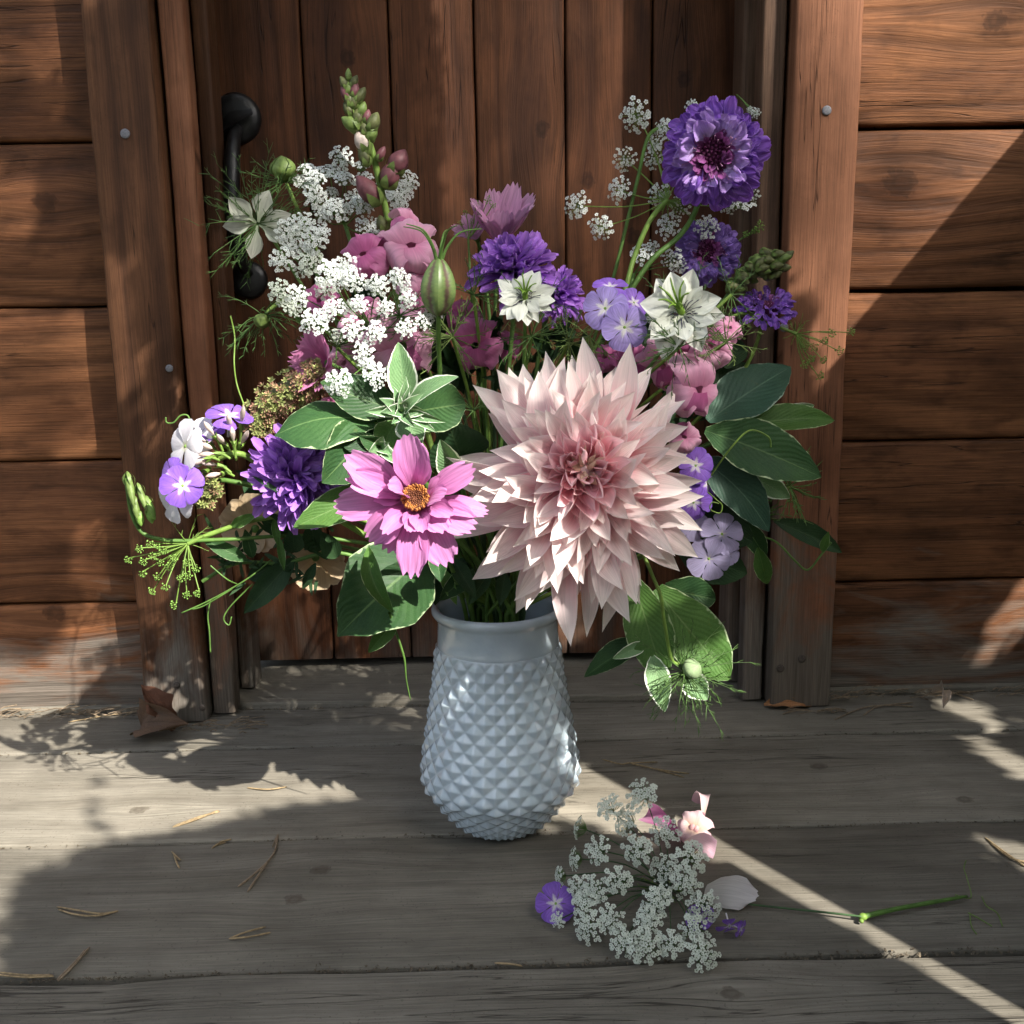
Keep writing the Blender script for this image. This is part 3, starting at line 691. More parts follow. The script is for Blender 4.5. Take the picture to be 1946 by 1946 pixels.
# ------------------------------------------------------------------ scabiosa
def make_scabiosa(c, n, R, label, m_out, m_in, seed, rings=((1.0, 30, -.05), (.90, 28, .06), (.78, 24, .16), (.66, 16, .2)), centre=True, pinn=34):
    M = frame(c, n); root = thing('scabiosa', label, 'scabiosa', M); rng = random.Random(seed)
    vo = petal_variants('petal', m_out, ROUND, .60, 9, seed+1, bend=(-.02, .14), curl=(-.40, .2), fold=(-.4, .5), ruf=.5, rufn=3.2, nv=10, nu=10, twist=(-.5, .5))
    vi = petal_variants('petal', m_in, ROUND, .72, 6, seed+2, bend=(.05, .2), curl=(-.4, .25), fold=(-.2, .8), ruf=.5, rufn=3.0, nv=9, nu=10, twist=(-.5, .5))
    for (fr_, cnt, h) in rings:
        for i in range(cnt):
            a = 2*PI*(i+rng.uniform(-.2, .2))/cnt+fr_*5; u = V((math.cos(a), math.sin(a), 0))
            rt = R*fr_*rng.uniform(.92, 1.05)
            base = u*R*max(.30, fr_-.42)+V((0, 0, R*(h-.08))); tip = u*rt+V((0, 0, R*(h+rng.uniform(-.14, .2))))
            if fr_ < .7: tip.z += R*.12
            petal_at(root, rng.choice(vo if fr_ > .7 or rng.random() < .3 else vi), 'petal', base, tip, V((0, 0, 1))+u*rng.uniform(-.4, .2), rng.uniform(.85, 1.15)*(1.0 if fr_ > .9 else 1.05), roll=rng.uniform(-.5, .5))
            if fr_ < .9 and i % 2 == 0:   # small upright lobes between the large ones
                petal_at(root, rng.choice(vi), 'petal', u*R*fr_*.7+V((0, 0, R*h)), u*R*fr_*rng.uniform(.85, 1.0)+V((0, 0, R*(h+.3))), V((0, 0, 1))-u, .9, roll=rng.uniform(-.8, .8))
    mb = MB()
    mb.ellip((0, 0, 0), (V((R*.5, 0, 0)), V((0, R*.5, 0)), V((0, 0, R*.18))), nu=14, nv=8)
    for k in range(70):
        f = (k+.5)/70; a = k*2.39996; r = R*.36*math.sqrt(f); s = R*.042
        mb.ellip(V((r*math.cos(a), r*math.sin(a), R*(.22-.08*f))), (V((s, 0, 0)), V((0, s, 0)), V((0, 0, s*1.3))), nu=6, nv=5)
    mb.build('centre', M_scabd, root)
    vp = petal_variants('floret', M_scabp, OBOV, .5, 4, seed+4, fold=(.4, 1.2), curl=(-.3, .2), nv=5, nu=4)
    for k in range(pinn):
        a = rng.uniform(0, 2*PI); r = R*rng.uniform(.16, .45); u = V((math.cos(a), math.sin(a), 0))
        petal_at(root, rng.choice(vp), 'floret', u*r*.8+V((0, 0, R*.16)), u*(r+R*.10)+V((0, 0, R*rng.uniform(.3, .42))), V((0, 0, 1))-u*.5, 1.2)
    mb = MB()
    for k in range(26):
        a = rng.uniform(0, 2*PI); r = R*rng.uniform(.2, .62); q = V((r*math.cos(a), r*math.sin(a), R*rng.uniform(.38, .5)))
        mb.tube([q*.8, q], R*.006, 3); mb.ellip(q, (V((R*.018, 0, 0)), V((0, R*.018, 0)), V((0, 0, R*.012))), nu=5, nv=3)
    mb.build('stamens', M_cosmosp, root)
    return root
c = P(1356, 293, .84); n = face(c, 0, .03)
sc1 = make_scabiosa(c, n, 100*mpp(c), 'large violet scabiosa with a plum centre standing highest on the right', M_scab, M_scabi, 21)
def wstem(root, pxs, r, mat, n=7, steps=6, name='stem'):
    """stalk through a list of (x, y, Y) photo points"""
    Q = [P(*q) for q in pxs]; pts = smooth_path(Q, steps)
    rs = r if not isinstance(r, tuple) else [lerp(r[0], r[1], i/(len(pts)-1)) for i in range(len(pts))]
    mb = MB(); mb.tube(pts, rs, n); return wpart(mb, name, mat, root)
def smooth_path(Q, steps=6):
    if len(Q) < 3: return [lerp(Q[0], Q[-1], i/steps) for i in range(steps+1)]
    out = []
    for i in range(len(Q)-1):
        p0 = Q[max(i-1, 0)]; p1 = Q[i]; p2 = Q[i+1]; p3 = Q[min(i+2, len(Q)-1)]
        for k in range(steps):
            t = k/steps
            out.append(.5*((2*p1)+(p2-p0)*t+(2*p0-5*p1+4*p2-p3)*t*t+(3*p1-p0-3*p2+p3)*t**3))
    out.append(Q[-1]); return out
MX, MY = 950, 1150
wstem(sc1, [(1340, 330, .865), (1322, 400, .865), (1290, 450, .86), (1230, 505, .85), (1150, 640, .84), (1020, 900, .835), (MX+20, MY, .83), (MX, 1250, .83)], .0022, M_stem)
c = P(1345, 478, .885); n = face(c, .1, .12)
s2 = make_scabiosa(c, n, 64*mpp(c), 'second blue violet scabiosa half hidden below the large one', M_scab2, M_scab2, 31)
stem_to_mouth(c, n, s2, .0018)
c = P(1455, 590, .85); n = face(c, .15, 1.6)
s3 = make_scabiosa(c, n, 60*mpp(c), 'deep violet scabiosa seen from its side at the right edge of the bouquet', M_scab, M_scab, 41, rings=((1.0, 26, 0), (.85, 22, .15), (.68, 14, .26)), pinn=10)
mb = MB(); q = P(1460, 606, .85)
for k in range(9):
    a = 2*PI*k/9; u = V((math.cos(a), math.sin(a), 0)); mb.blade(q-V((0, 0, .004)), q+u*.016+V((0, 0, -.008)), .005, V((0, 0, 1)), NARROW)
wpart(mb, 'bract', M_leafd, s3)
wstem(s3, [(1450, 605, .85), (1435, 660, .85), (1400, 720, .85), (1290, 830, .84), (1100, 1000, .83), (MX+30, MY, .83), (MX, 1240, .83)], .0016, M_stemy)

# ------------------------------------------------------------------ asters
def make_aster(c, n, R, label, seed, N_=150, flat=1.0, mat=None, disc=False):
    M = frame(c, n); root = thing('aster', label, 'aster', M); rng = random.Random(seed)
    vs = petal_variants('petal', mat or M_aster, STRAP, .21, 9, seed, bend=(-.04, .16), curl=(-.2, .3), fold=(.3, 1.3), twist=(-.8, .8), nv=8, nu=4, sb=(-.12, .12))
    for i in range(N_):
        f = (i+.5)/N_; a = i*2.39996+rng.uniform(-.2, .2); u = V((math.cos(a), math.sin(a), 0)); f2 = f**.6
        rt = R*(.12+.9*f2)*rng.uniform(.86, 1.08); zt = R*(.62*(1-f2**1.8)-.25*max(0, f2-.75)/.25)*flat+R*rng.uniform(-.13, .13)
        base = u*R*.18*f+V((0, 0, -R*.12*f2)); tip = u*rt+V((0, 0, zt))
        petal_at(root, rng.choice(vs), 'petal', base, tip, V((0, 0, 1))-u*.3+V((rng.uniform(-.4, .4), rng.uniform(-.4, .4), 0)), lerp(1.5, .95, f2)*rng.uniform(.85, 1.2), roll=rng.uniform(-.5, .5))
    mb = MB(); mb.ellip((0, 0, -R*.08), (V((R*.22, 0, 0)), V((0, R*.22, 0)), V((0, 0, R*.18))), nu=10, nv=6); mb.build('calyx', M_stem, root)
    stem_to_mouth(c, n, root, .0018, M_stem, rng=rng)
    return root
c = P(978, 512, .825); n = face(c, -.12, .85); make_aster(c, n, 92*mpp(c), 'purple aster with narrow petals standing behind the small white nigella', 51, 150)
c = P(1058, 560, .835); n = face(c, .5, .5); make_aster(c, n, 66*mpp(c), 'smaller dark purple aster leaning right beside the lilac phlox', 52, 110)
c = P(565, 905, .765); n = face(c, -.15, .1); make_aster(c, n, 108*mpp(c), 'large deep purple aster at left half covered by a broad leaf', 53, 190, flat=.7)

# pink frilled flowers behind
c = P(948, 462, .88); n = face(c, .15, 1.35)
side_cosmos(c, n, 60*mpp(c), 'pale pink pleated cosmos rising behind the purple aster', M_cosmosp, npet=9, tilt=1.3, wr=.8)
c = P(905, 452, .895); n = face(c, -.4, .9)
side_cosmos(c, n, 40*mpp(c), 'small dusky pink cosmos tucked left behind the pleated one', M_cosmosp, npet=7, tilt=.9)
c = P(622, 690, .80); n = face(c, -.9, .2)
side_cosmos(c, n, 55*mpp(c), 'magenta pink with fringed petal tips above the sedum head', M_snapd, npet=9, tilt=.7, name='dianthus', wr=.85, tooth=.2)

# ------------------------------------------------------------------ nigella
def threads(mb, c, n, R, cnt, rng, droop=0, spread=1.0, r=.00042, sub=3, mi=0, axis_len=.3, outw=1.0):
    """feathery thread-like bracts: forked fine filaments"""
    M = frame(c, n)
    for k in range(cnt):
        a = rng.uniform(0, 2*PI); e = rng.uniform(-.5, .7)*spread
        d = M.to_3x3() @ V((math.cos(a)*outw, math.sin(a)*outw, e)); d.normalize()
        L = R*rng.uniform(.6, 1.15); p = c.copy(); pts = [p.copy()]
        nn = 5; bendv = V((rng.uniform(-.3, .3), rng.uniform(-.3, .3), rng.uniform(-.3, .3)-droop))
        for j in range(nn):
            d = (d+bendv*.22).normalized(); p = p+d*(L/nn); pts.append(p.copy())
            if j >= 1 and sub:
                for s_ in range(rng.choice((1, 2)) if sub > 1 else 1):
                    q = (d+V((rng.uniform(-1, 1), rng.uniform(-1, 1), rng.uniform(-1, 1)))*.75).normalized(); l2 = L*rng.uniform(.12, .34)*(1.1-j/nn*.5)
                    m2 = p+q*l2*.5; e2 = m2+(q+bendv*.3).normalized()*l2*.5
                    mb.tube([p, m2, e2], [r*.85, r*.7, r*.3], 3, mi, cap=False)
                    if sub > 2 and rng.random() < .6:
                        q2 = (q+V((rng.uniform(-1, 1), rng.uniform(-1, 1), rng.uniform(-1, 1)))*.7).normalized()
                        mb.tube([m2, m2+q2*l2*.45], [r*.6, r*.3], 3, mi, cap=False)
        mb.tube(pts, [r*(1.25-.85*j/nn) for j in range(nn+1)], 3, mi, cap=False)

def make_nigella(c, n, R, label, seed, npet=13, mat=None, pist=True, tR=1.3, tn=16, petR=None, droop=0, front=False, pisn=7, pdir=(0, .5)):
    M = frame(c, n); root = thing('nigella', label, 'nigella', M); rng = random.Random(seed)
    vs = petal_variants('petal', mat or M_nig, CLAW, .58, 9, seed, bend=(-.03, .14), curl=(-.22, .14), fold=(-.2, .6), twist=(-.4, .4), nv=12, nu=8, ruf=.14, rufn=3)
    for i in range(npet):
        lay = i % 3; a = 2*PI*(i+rng.uniform(-.25, .25))/npet+.3; u = V((math.cos(a), math.sin(a), 0))
        tip = u*R*(rng.uniform(.84, 1.06) if not lay else rng.uniform(.66, .95))+V((0, 0, R*(.04+.10*lay+rng.uniform(-.05, .08))))
        petal_at(root, rng.choice(vs), 'petal', u*R*.04+V((0, 0, -.001+.0015*lay)), tip, V((0, 0, 1)), rng.uniform(.85, 1.12), roll=rng.uniform(-.25, .25))
    if pist:
        pv = V((pdir[0], pdir[1], 1)).normalized()
        mb = MB(); mb.ellip(pv*R*.12, (V((R*.09, 0, 0)), V((0, R*.09, 0)), pv*R*.2), nu=8, nv=6)
        for k in range(pisn):
            a = 2*PI*k/pisn; u = V((math.cos(a), math.sin(a), 0)); a0 = pv*R*.22+u*R*.05
            pts = [a0, a0+pv*R*.18+u*R*.06, a0+pv*R*.32+u*R*.16, a0+pv*R*.38+u*R*.3]
            mb.tube(smooth_path(pts, 3), [R*.028]*6+[R*.02]*3+[R*.008], 5)
        mb.build('pistil', M_pist, root)
        mb = MB()
        for k in range(30):
            a = rng.uniform(0, 2*PI); u = V((math.cos(a), math.sin(a), 0)); l = R*rng.uniform(.22, .5)
            p1 = u*R*.05; p2 = u*l*.6+V((0, 0, R*rng.uniform(.1, .25))); p3 = u*l+V((0, 0, R*rng.uniform(.02, .2)))
            mb.tube([p1, p2, p3], R*.009, 3, cap=False); mb.ellip(p3, (V((R*.015, 0, 0)), V((0, R*.015, 0)), u*R*.045), nu=5, nv=4)
        mb.build('stamens', M_stam, root)
    mb = MB(); threads(mb, c-n*.002, n, R*tR, tn, rng, droop=droop, spread=-.6 if not front else 1.2)
    wpart(mb, 'bracts', M_thread, root)
    stem_to_mouth(c, n, root, .0014, M_stem, rng=rng)
    return root
c = P(998, 570, .775); make_nigella(c, face(c, -.02, .45), 64*mpp(c), 'small white nigella with green pistil in front of the purple aster', 61, npet=17)
c = P(1297, 598, .77); make_nigella(c, face(c, -.12, .30), 88*mpp(c), 'large white nigella with pointed petals and yellow green pistil right of the phlox', 62, npet=19, tR=1.25, tn=20, pdir=(-.35, .7))
c = P(490, 425, .87); make_nigella(c, face(c, -.2, -.15)*1, 78*mpp(c), 'greenish white nigella wrapped in wiry bracts at the upper left beside the latch', 63, npet=6, mat=M_nigg, pist=False, tR=1.5, tn=52, front=True)

def thready(label, c, n, R, cnt, seed, mat, bud=None, budmat=None, droop=0, name='nigella_bud', cat='flower bud', stem=None, sub=3, r=.00045, group=None):
    rng = random.Random(seed); root = thing(name, label, cat, frame(c, n), group)
    mb = MB(); threads(mb, c, n, R, cnt, rng, droop=droop, spread=1.3, sub=sub, r=r); wpart(mb, 'bracts', mat, root)
    if bud:
        mb = MB(); k = bud
        for i in range(8):
            a = 2*PI*i/8; u = V((math.cos(a), math.sin(a), 0))
            rows = []
            mb.blade(u*k*.1, u*k*.02+V((0, 0, k*1.6)), k*1.0, u, OVATE, bend=.46, fold=-.5, nv=10, nu=4, twist=.35)
        mb.build('bud', budmat or M_nigg, root)
    if stem: wstem(root, stem, .0014, M_stemy)
    return root
c = P(1302, 1278, .745)
thready('closed green white nigella bud in a tangle of drooping threads below the dahlia', c, face(c, .9, .5), .045, 44, 71, M_thread, bud=.0098, budmat=plain('pale_green_bud', (.25, .34, .18), .55, .2, var=.3, scale=150), droop=.35,
        stem=[(1290, 1262, .747), (1275, 1250, .745), (1262, 1180, .742), (1247, 1110, .745), (1180, 1030, .77), (MX+50, 1120, .82), (MX+10, 1250, .83)])
c = P(500, 600, .85)
thready('green nigella bud with hanging threads in front of the lower latch plate', c, face(c, -.2, -.9), .036, 26, 72, M_thread, bud=.008, budmat=M_budg, droop=.5, stem=[(500, 600, .85), (560, 575, .86), (680, 700, .85), (860, 950, .84), (MX-20, 1150, .83)])
c = P(540, 345, .89)
thready('pale green nigella bud behind the white lace flowers at upper left', c, face(c, -.2, 1.6), .032, 26, 73, M_thread, bud=.013, budmat=M_budg, stem=[(545, 350, .89), (600, 470, .88), (760, 800, .85), (MX-20, 1150, .83)])
for i, (x, y, Y, R, cnt, dr) in enumerate([(860, 640, .80, .035, 24, 0), (1010, 640, .79, .034, 22, .1), (1290, 660, .76, .030, 20, .2), (1380, 650, .80, .032, 18, 0), (760, 600, .80, .034, 20, 0), (900, 560, .81, .028, 16, 0), (1120, 640, .80, .026, 12, 0), (1390, 560, .83, .026, 12, 0), (900, 780, .79, .025, 12, .1), (1080, 650, .81, .03, 16, 0), (640, 660, .80, .028, 14, 0)]):
    c = P(x, y, Y)
    thready(['fine thread foliage %s' % s for s in ('below the striped seed pod', 'under the small white nigella', 'hanging under the large white nigella', 'right of the large white nigella', 'among the front white lace clusters', 'left of the purple aster', 'behind the lilac phlox', 'under the side view scabiosa', 'above the left dahlia petals', 'between small nigella and phlox', 'beside the fringed magenta flower')][i],
            c, face(c, 0, .2), R, cnt, 80+i, M_thread if i % 3 else M_threadl, droop=dr, name='feathery_frond', cat='frond', stem=[(x, y, Y), ((x+MX)/2, (y+1000)/2, .84), (MX-10+i*3, 1140, .83)], group='feathery nigella foliage in the bouquet')

# striped seed pod
def make_pod():
    mt, t, b = new_mat('striped_pod'); k = N(t)
    uv = k.n('ShaderNodeUVMap').outputs[0]; u, v, _ = k.sep(uv)
    s = k.math('ABSOLUTE', k.math('SUBTRACT', k.math('FRACT', k.math('MULTIPLY', u, 5)), .5))
    nz = k.noise(uv, 18, 3)
    f = k.mapr(k.math('ADD', s, k.mapr(nz, .3, .7, -.1, .1)), .05, .22, 1, 0)
    col = k.mix(k.math('MULTIPLY', f, .8), k.mix(k.mapr(nz, .35, .65, 0, 1), (.085, .14, .04), (.12, .17, .05)), (.08, .028, .035))
    k.put(b.inputs['Base Color'], col); b.inputs['Roughness'].default_value = .45
    c = P(833, 545, .765); px = mpp(c); ax = (CU*1+CR*.02).normalized()
    M = frame(c, face(c), ax); root = thing('seed_pod', 'plump green nigella seed pod with maroon stripes beside the front lace flowers', 'seed pod', M)
    mb = MB(); rows = []; uvs = []; n_ = 40
    for j in range(19):
        h = j/18; r = (math.sin(PI*h**.85)**.62)*32*px if 0 < h < 1 else 0.0003
        y = (h-.5)*112*px; row = []; uu = []
        for i in range(n_+1):
            th = 2*PI*i/n_; rr = r*(1+.09*math.cos(5*th))
            row.append((rr*math.sin(th), y, rr*math.cos(th))); uu.append((i/n_, h))
        rows.append(row); uvs.append(uu)
    mb.grid(rows, uvs); mb.build('capsule', mt, root)
    for a in range(5):
        th = 2*PI*a/5+.4; u_ = V((math.sin(th), 0, math.cos(th))); mb = MB()
        p0 = u_*6*px+V((0, 50*px, 0)); pts = [p0, p0+V((0, 25*px, 0))+u_*10*px, p0+V((0, 52*px, 0))+u_*34*px, p0+V((0, 60*px, 0))+u_*74*px]
        mb.tube(smooth_path(pts, 4), [.0013-.00008*i for i in range(13)], 6); mb.build('horn', M_stem, root)
    wstem(root, [(833, 596, .765), (835, 680, .78), (845, 800, .79), (900, 1000, .82), (MX-5, 1150, .83), (MX-5, 1240, .83)], .0018, M_stem)
make_pod()

# ------------------------------------------------------------------ lace umbels
def umbellet_mesh(seed, mats, nfl=46, dome=.42, petals=True, fr=.122, pk=4):
    rng = random.Random(seed); mb = MB(); k = 0
    for i in range(nfl):
        f = (i+.5)/nfl; a = i*2.39996+rng.uniform(-.25, .25); a += .07*math.sin(a*7+seed); r = math.sqrt(f)*rng.uniform(.86, 1.08)
        p = V((r*math.cos(a), r*math.sin(a), dome*(1-r*r)+rng.uniform(-.05, .05)))
        nrm = (V((p.x*.55, p.y*.55, 1))+V((rng.uniform(-.3, .3), rng.uniform(-.3, .3), 0))).normalized()
        hub = V((0, 0, -.65)); mid = lerp(hub, p, .55)+V((0, 0, -.12))
        mb.tube([hub, mid, p], [.018, .016, .012], 3, mi=1, cap=False)
        M = frame(p, nrm, roll=rng.uniform(0, 6)); s = fr*rng.uniform(.6, 1.35)*(1.15 if f > .7 else 1)
        if petals:
            for q in range(5):
                b = 2*PI*q/5; u = V((math.cos(b), math.sin(b), 0)); t_ = V((-u.y, u.x, 0))
                mb.face([M @ (u*s*.12), M @ (u*s*.75+t_*s*.5+V((0, 0, s*.28))), M @ (u*s*1.12+V((0, 0, s*.10))), M @ (u*s*.75-t_*s*.5+V((0, 0, s*.28)))], mi=0)
            mb.ellip(p+nrm*s*.12, (V((s*.2, 0, 0)), V((0, s*.2, 0)), V((0, 0, s*.25))), mi=1, nu=4, nv=2)
        else:
            mb.ellip(p, (V((s*.8, 0, 0)), V((0, s*.8, 0)), V((0, 0, s))), mi=0, nu=5, nv=3)
            if rng.random() < .4: mb.tube([p-nrm*s, p+V((p.x, p.y, -.3))*.35], [.02, .004], 3, mi=1, cap=False)
    return mb.build('umbellet', mats, link=False)
UW = [umbellet_mesh(i, [M_white, M_stem], nfl=50+i*3, dome=.35+.05*i) for i in range(5)]
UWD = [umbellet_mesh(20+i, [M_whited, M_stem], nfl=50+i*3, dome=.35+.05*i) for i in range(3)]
UA = [umbellet_mesh(30+i, [M_white, M_stemy], nfl=44+i*3, dome=.3, fr=.11) for i in range(4)]
UG = [umbellet_mesh(40+i, [M_dill, M_stemy], nfl=17, dome=.7, petals=False, fr=.2) for i in range(3)]
def umbel(name, label, cat, hub, lst, meshes, seed, stem, tilt=(0, .3), ray=.0005, raymat=None, sr=.0017, stemmat=None, n0=None, group=None, jit=.35, bracts=0):
    rng = random.Random(seed); hp = P(*hub); root = thing(name, label, cat, Matrix.Translation(hp), group)
    Mi = ROOTM[root].inverted(); rays = MB()
    for it in lst:
        x, y, r = it[:3]; Y = it[3] if len(it) > 3 else hub[2]-.03; ta, tb = (it[4], it[5]) if len(it) > 5 else (tilt[0]+rng.uniform(-jit, jit), tilt[1]+rng.uniform(-jit, jit))
        c = P(x, y, Y); n = face(c, ta, tb) if n0 is None else (n0+V((rng.uniform(-jit, jit), rng.uniform(-jit, jit), 0))).normalized()
        R = r*mpp(c)*.90; M = frame(c, n, roll=rng.uniform(0, 6))
        obj('umbellet', rng.choice(meshes), root, Mi @ M @ Matrix.Diagonal((R, R, R, 1)))
        e = c-n*R*.62; d = e-hp; mid = lerp(hp, e, .5)+d.orthogonal().normalized()*d.length*.05-n*d.length*.06
        rays.tube(smooth_path([hp, mid, e], 4), ray, 4, cap=False)
    wpart(rays, 'rays', raymat or M_stem, root)
    if bracts:
        mb = MB(); threads(mb, hp, (hp-CAM)*-1, bracts, 14, rng, sub=1, r=.0004); wpart(mb, 'bracts', raymat or M_stem, root)
    if stem: wstem(root, stem, sr, stemmat or M_stem)
    return root
LACE = 'lace flower'
umbel('lace_flower', 'white lace flower cluster at the upper left behind the snapdragon spike', LACE, (655, 425, .925),
      [(650, 301, 27, .885, 0, .35), (686, 316, 18, .89, 0, 1.6), (583, 322, 20, .89, -.2, 1.1), (606, 336, 26, .88, 0, .8), (628, 325, 24, .885, 0, 1.2), (655, 341, 24, .88, .2, 1.0), (572, 345, 18, .89), (692, 342, 22), (600, 376, 27, .875), (590, 356, 20, .88),
       (641, 399, 28, .87), (615, 409, 20, .875), (686, 393, 27, .87), (672, 378, 20, .885), (702, 441, 32, .87, .1, .1), (630, 366, 16, .89)], UW, 1, [(655, 425, .925), (700, 560, .90), (800, 850, .86), (930, 1140, .83)], tilt=(0, .5))
umbel('lace_flower', 'white lace flower peeking out right of the snapdragon stem', LACE, (740, 440, .93), [(776, 345, 24, .89, .4, .4), (770, 365, 20, .89, .5, .2), (756, 376, 23, .885), (757, 396, 20, .885), (738, 372, 18, .9), (728, 357, 16, .9)], UW, 2, [(740, 440, .93), (800, 700, .88), (940, 1140, .83)])
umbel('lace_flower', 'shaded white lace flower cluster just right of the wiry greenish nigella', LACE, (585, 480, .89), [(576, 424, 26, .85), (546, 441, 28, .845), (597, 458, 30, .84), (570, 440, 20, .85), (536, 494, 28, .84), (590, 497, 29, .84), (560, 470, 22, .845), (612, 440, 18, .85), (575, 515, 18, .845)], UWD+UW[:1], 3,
      [(585, 480, .89), (680, 700, .87), (840, 1000, .84), (930, 1150, .83)], jit=.2)
umbel('lace_flower', 'shaded dull white lace flower behind the bright white cluster near the lower latch plate', LACE, (560, 600, .86), [(532, 553, 26, .83), (621, 550, 26, .82), (545, 580, 18, .835), (665, 585, 20, .83), (560, 590, 16, .84), (640, 640, 18, .82)], UWD, 4, [(560, 600, .86), (700, 760, .85), (930, 1150, .83)])
umbel('lace_flower', 'bright white lace flower at the front left above the variegated sprig', LACE, (705, 620, .82),
      [(628, 518, 30, .77), (657, 504, 25, .77), (674, 534, 27, .765), (645, 532, 22, .768), (717, 543, 25, .765), (757, 528, 23, .77), (771, 548, 13, .77), (565, 561, 26, .775), (637, 584, 22, .765), (684, 578, 20, .76), (731, 585, 20, .76), (776, 570, 21, .765),
       (597, 612, 30, .765), (622, 598, 20, .765), (671, 625, 27, .755), (714, 632, 23, .75), (691, 668, 25, .75), (773, 624, 23, .76), (805, 608, 22, .765, .5, .2), (828, 593, 20, .77, .9, .2)], UW, 5,
      [(705, 620, .82), (760, 780, .82), (860, 1000, .82), (935, 1150, .83)], tilt=(0, .15), jit=.22)
umbel('lace_flower', 'pair of bright white lace clusters lying on the variegated leaf', LACE, (700, 690, .80), [(717, 713, 29, .745), (644, 727, 30, .74), (693, 690, 16, .75)], UW, 6, [(700, 690, .80), (780, 850, .80), (935, 1150, .83)], tilt=(0, .1), jit=.15)
umbel('lace_flower', 'airy white lace flower on a tall curving stem left of the large violet scabiosa', LACE, (1268, 381, .86),
      [(1209, 219, 35, .88), (1187, 302, 26, .88), (1177, 361, 28, .875), (1097, 390, 29, .87, -.3, .1), (1142, 431, 28, .865, -.3, 0), (1262, 243, 22, .88, -.5, .2), (1245, 272, 20, .885, -.6, .2), (1243, 300, 24, .885), (1253, 370, 26, .87), (1292, 393, 25, .875), (1270, 430, 28, .87), (1343, 433, 27, .87), (1408, 383, 30, .88, .2, .8), (1427, 370, 20, .88), (1315, 203, 16, .9), (1385, 392, 18, .89)], UA, 7,
      [(1268, 381, .86), (1235, 420, .855), (1205, 490, .85), (1185, 560, .84), (1120, 760, .84), (1000, 1000, .83), (MX+15, MY, .83), (MX+10, 1240, .83)], raymat=M_stemy, stemmat=M_stemy, sr=.0021, tilt=(-.1, .2), ray=.0006, bracts=.012)
umbel('lace_flower', 'small lower white lace flower between the tall stems right of centre', LACE, (1205, 520, .88), [(1218, 483, 26, .865), (1276, 490, 24, .87), (1290, 505, 18, .875), (1240, 470, 16, .88)], UA, 8, [(1205, 520, .88), (1150, 700, .86), (1000, 1000, .84), (MX, 1200, .83)])
# second tall stem carrying the topmost umbellet
t2 = thing('flower_stem', 'thin tall green stem crossing behind the airy lace flower', 'stem', Matrix.Translation(P(1170, 560, .87)))
wstem(t2, [(1262, 240, .885), (1232, 260, .882), (1212, 340, .88), (1190, 430, .875), (1165, 530, .87), (1130, 640, .86), (1000, 1000, .84), (MX, 1200, .83)], .0015, M_stem)
umbel('lace_flower_bud', 'tiny green lace bud right of the big violet scabiosa', 'flower bud', (1400, 180, .9), [(1436, 215, 11, .9), (1425, 208, 7, .9)], UA[:1], 9, None)
umbel('lace_flower_bud', 'faint green lace bud over the right door jamb', 'flower bud', (1400, 460, .92), [(1444, 430, 12, .92), (1435, 440, 8, .92), (1418, 445, 8, .92)], UG, 10, [(1400, 460, .92), (1300, 600, .89), (1000, 1000, .84), (MX, 1200, .83)], sr=.0008)

# green dill-like umbels
DG = [(244, 1063), (265, 1043), (285, 1034), (301, 1037), (273, 1067), (291, 1057), (271, 1090), (300, 1096), (315, 1115), (290, 1123), (355, 1130), (376, 1127), (331, 1150), (344, 1098), (358, 1093), (372, 1081), (322, 1077), (305, 1068), (330, 1060), (312, 1046), (357, 1068)]
umbel('green_umbel', 'lime green unopened dill like umbel spreading at the far left of the bouquet', 'umbel', (357, 1033, .775), [(x, y, 9.8, .755+.02*((x*7+y*3) % 10)/10) for x, y in DG], UG, 11,
      [(357, 1033, .775), (420, 1008, .78), (500, 985, .785), (640, 975, .80), (800, 1040, .82), (935, 1150, .83)], tilt=(-.4, -.6), ray=.00055, raymat=M_stemy, stemmat=M_stemy, sr=.0020, bracts=.022)
DR = [(1581, 633), (1617, 631), (1566, 648), (1547, 659), (1530, 659), (1595, 667), (1564, 683), (1541, 681), (1528, 693), (1558, 714)]
umbel('green_umbel', 'small lime green umbel stretching over the right door post', 'umbel', (1513, 634, .84), [(x, y, 9.6, .835) for x, y in DR], UG, 12,
      [(1513, 634, .84), (1460, 615, .84), (1395, 600, .84), (1310, 700, .84), (1100, 980, .83), (MX+20, 1150, .83)], tilt=(.6, -.2), ray=.0005, raymat=M_stemy, stemmat=M_stemy, sr=.0013, bracts=.014)
umbel('green_umbel', 'tiny green flower sprig left of the pale pink cosmos', 'umbel', (890, 455, .87), [(885, 405, 7, .87), (905, 388, 8, .87), (928, 380, 9, .87), (937, 390, 7, .87), (875, 425, 7, .87), (912, 405, 6, .87), (897, 420, 6, .87)], UG, 13, [(890, 455, .87), (900, 620, .86), (930, 1000, .84), (MX, 1200, .83)], raymat=M_stemy, sr=.0009)
umbel('green_umbel', 'small white green sprig between seed pod and purple aster', 'umbel', (920, 570, .83), [(925, 505, 9, .825), (918, 520, 9, .825), (928, 532, 8, .825), (922, 548, 8, .825), (931, 519, 7, .825)], UA, 14, [(920, 570, .83), (930, 1000, .84), (MX, 1200, .83)], sr=.0009)

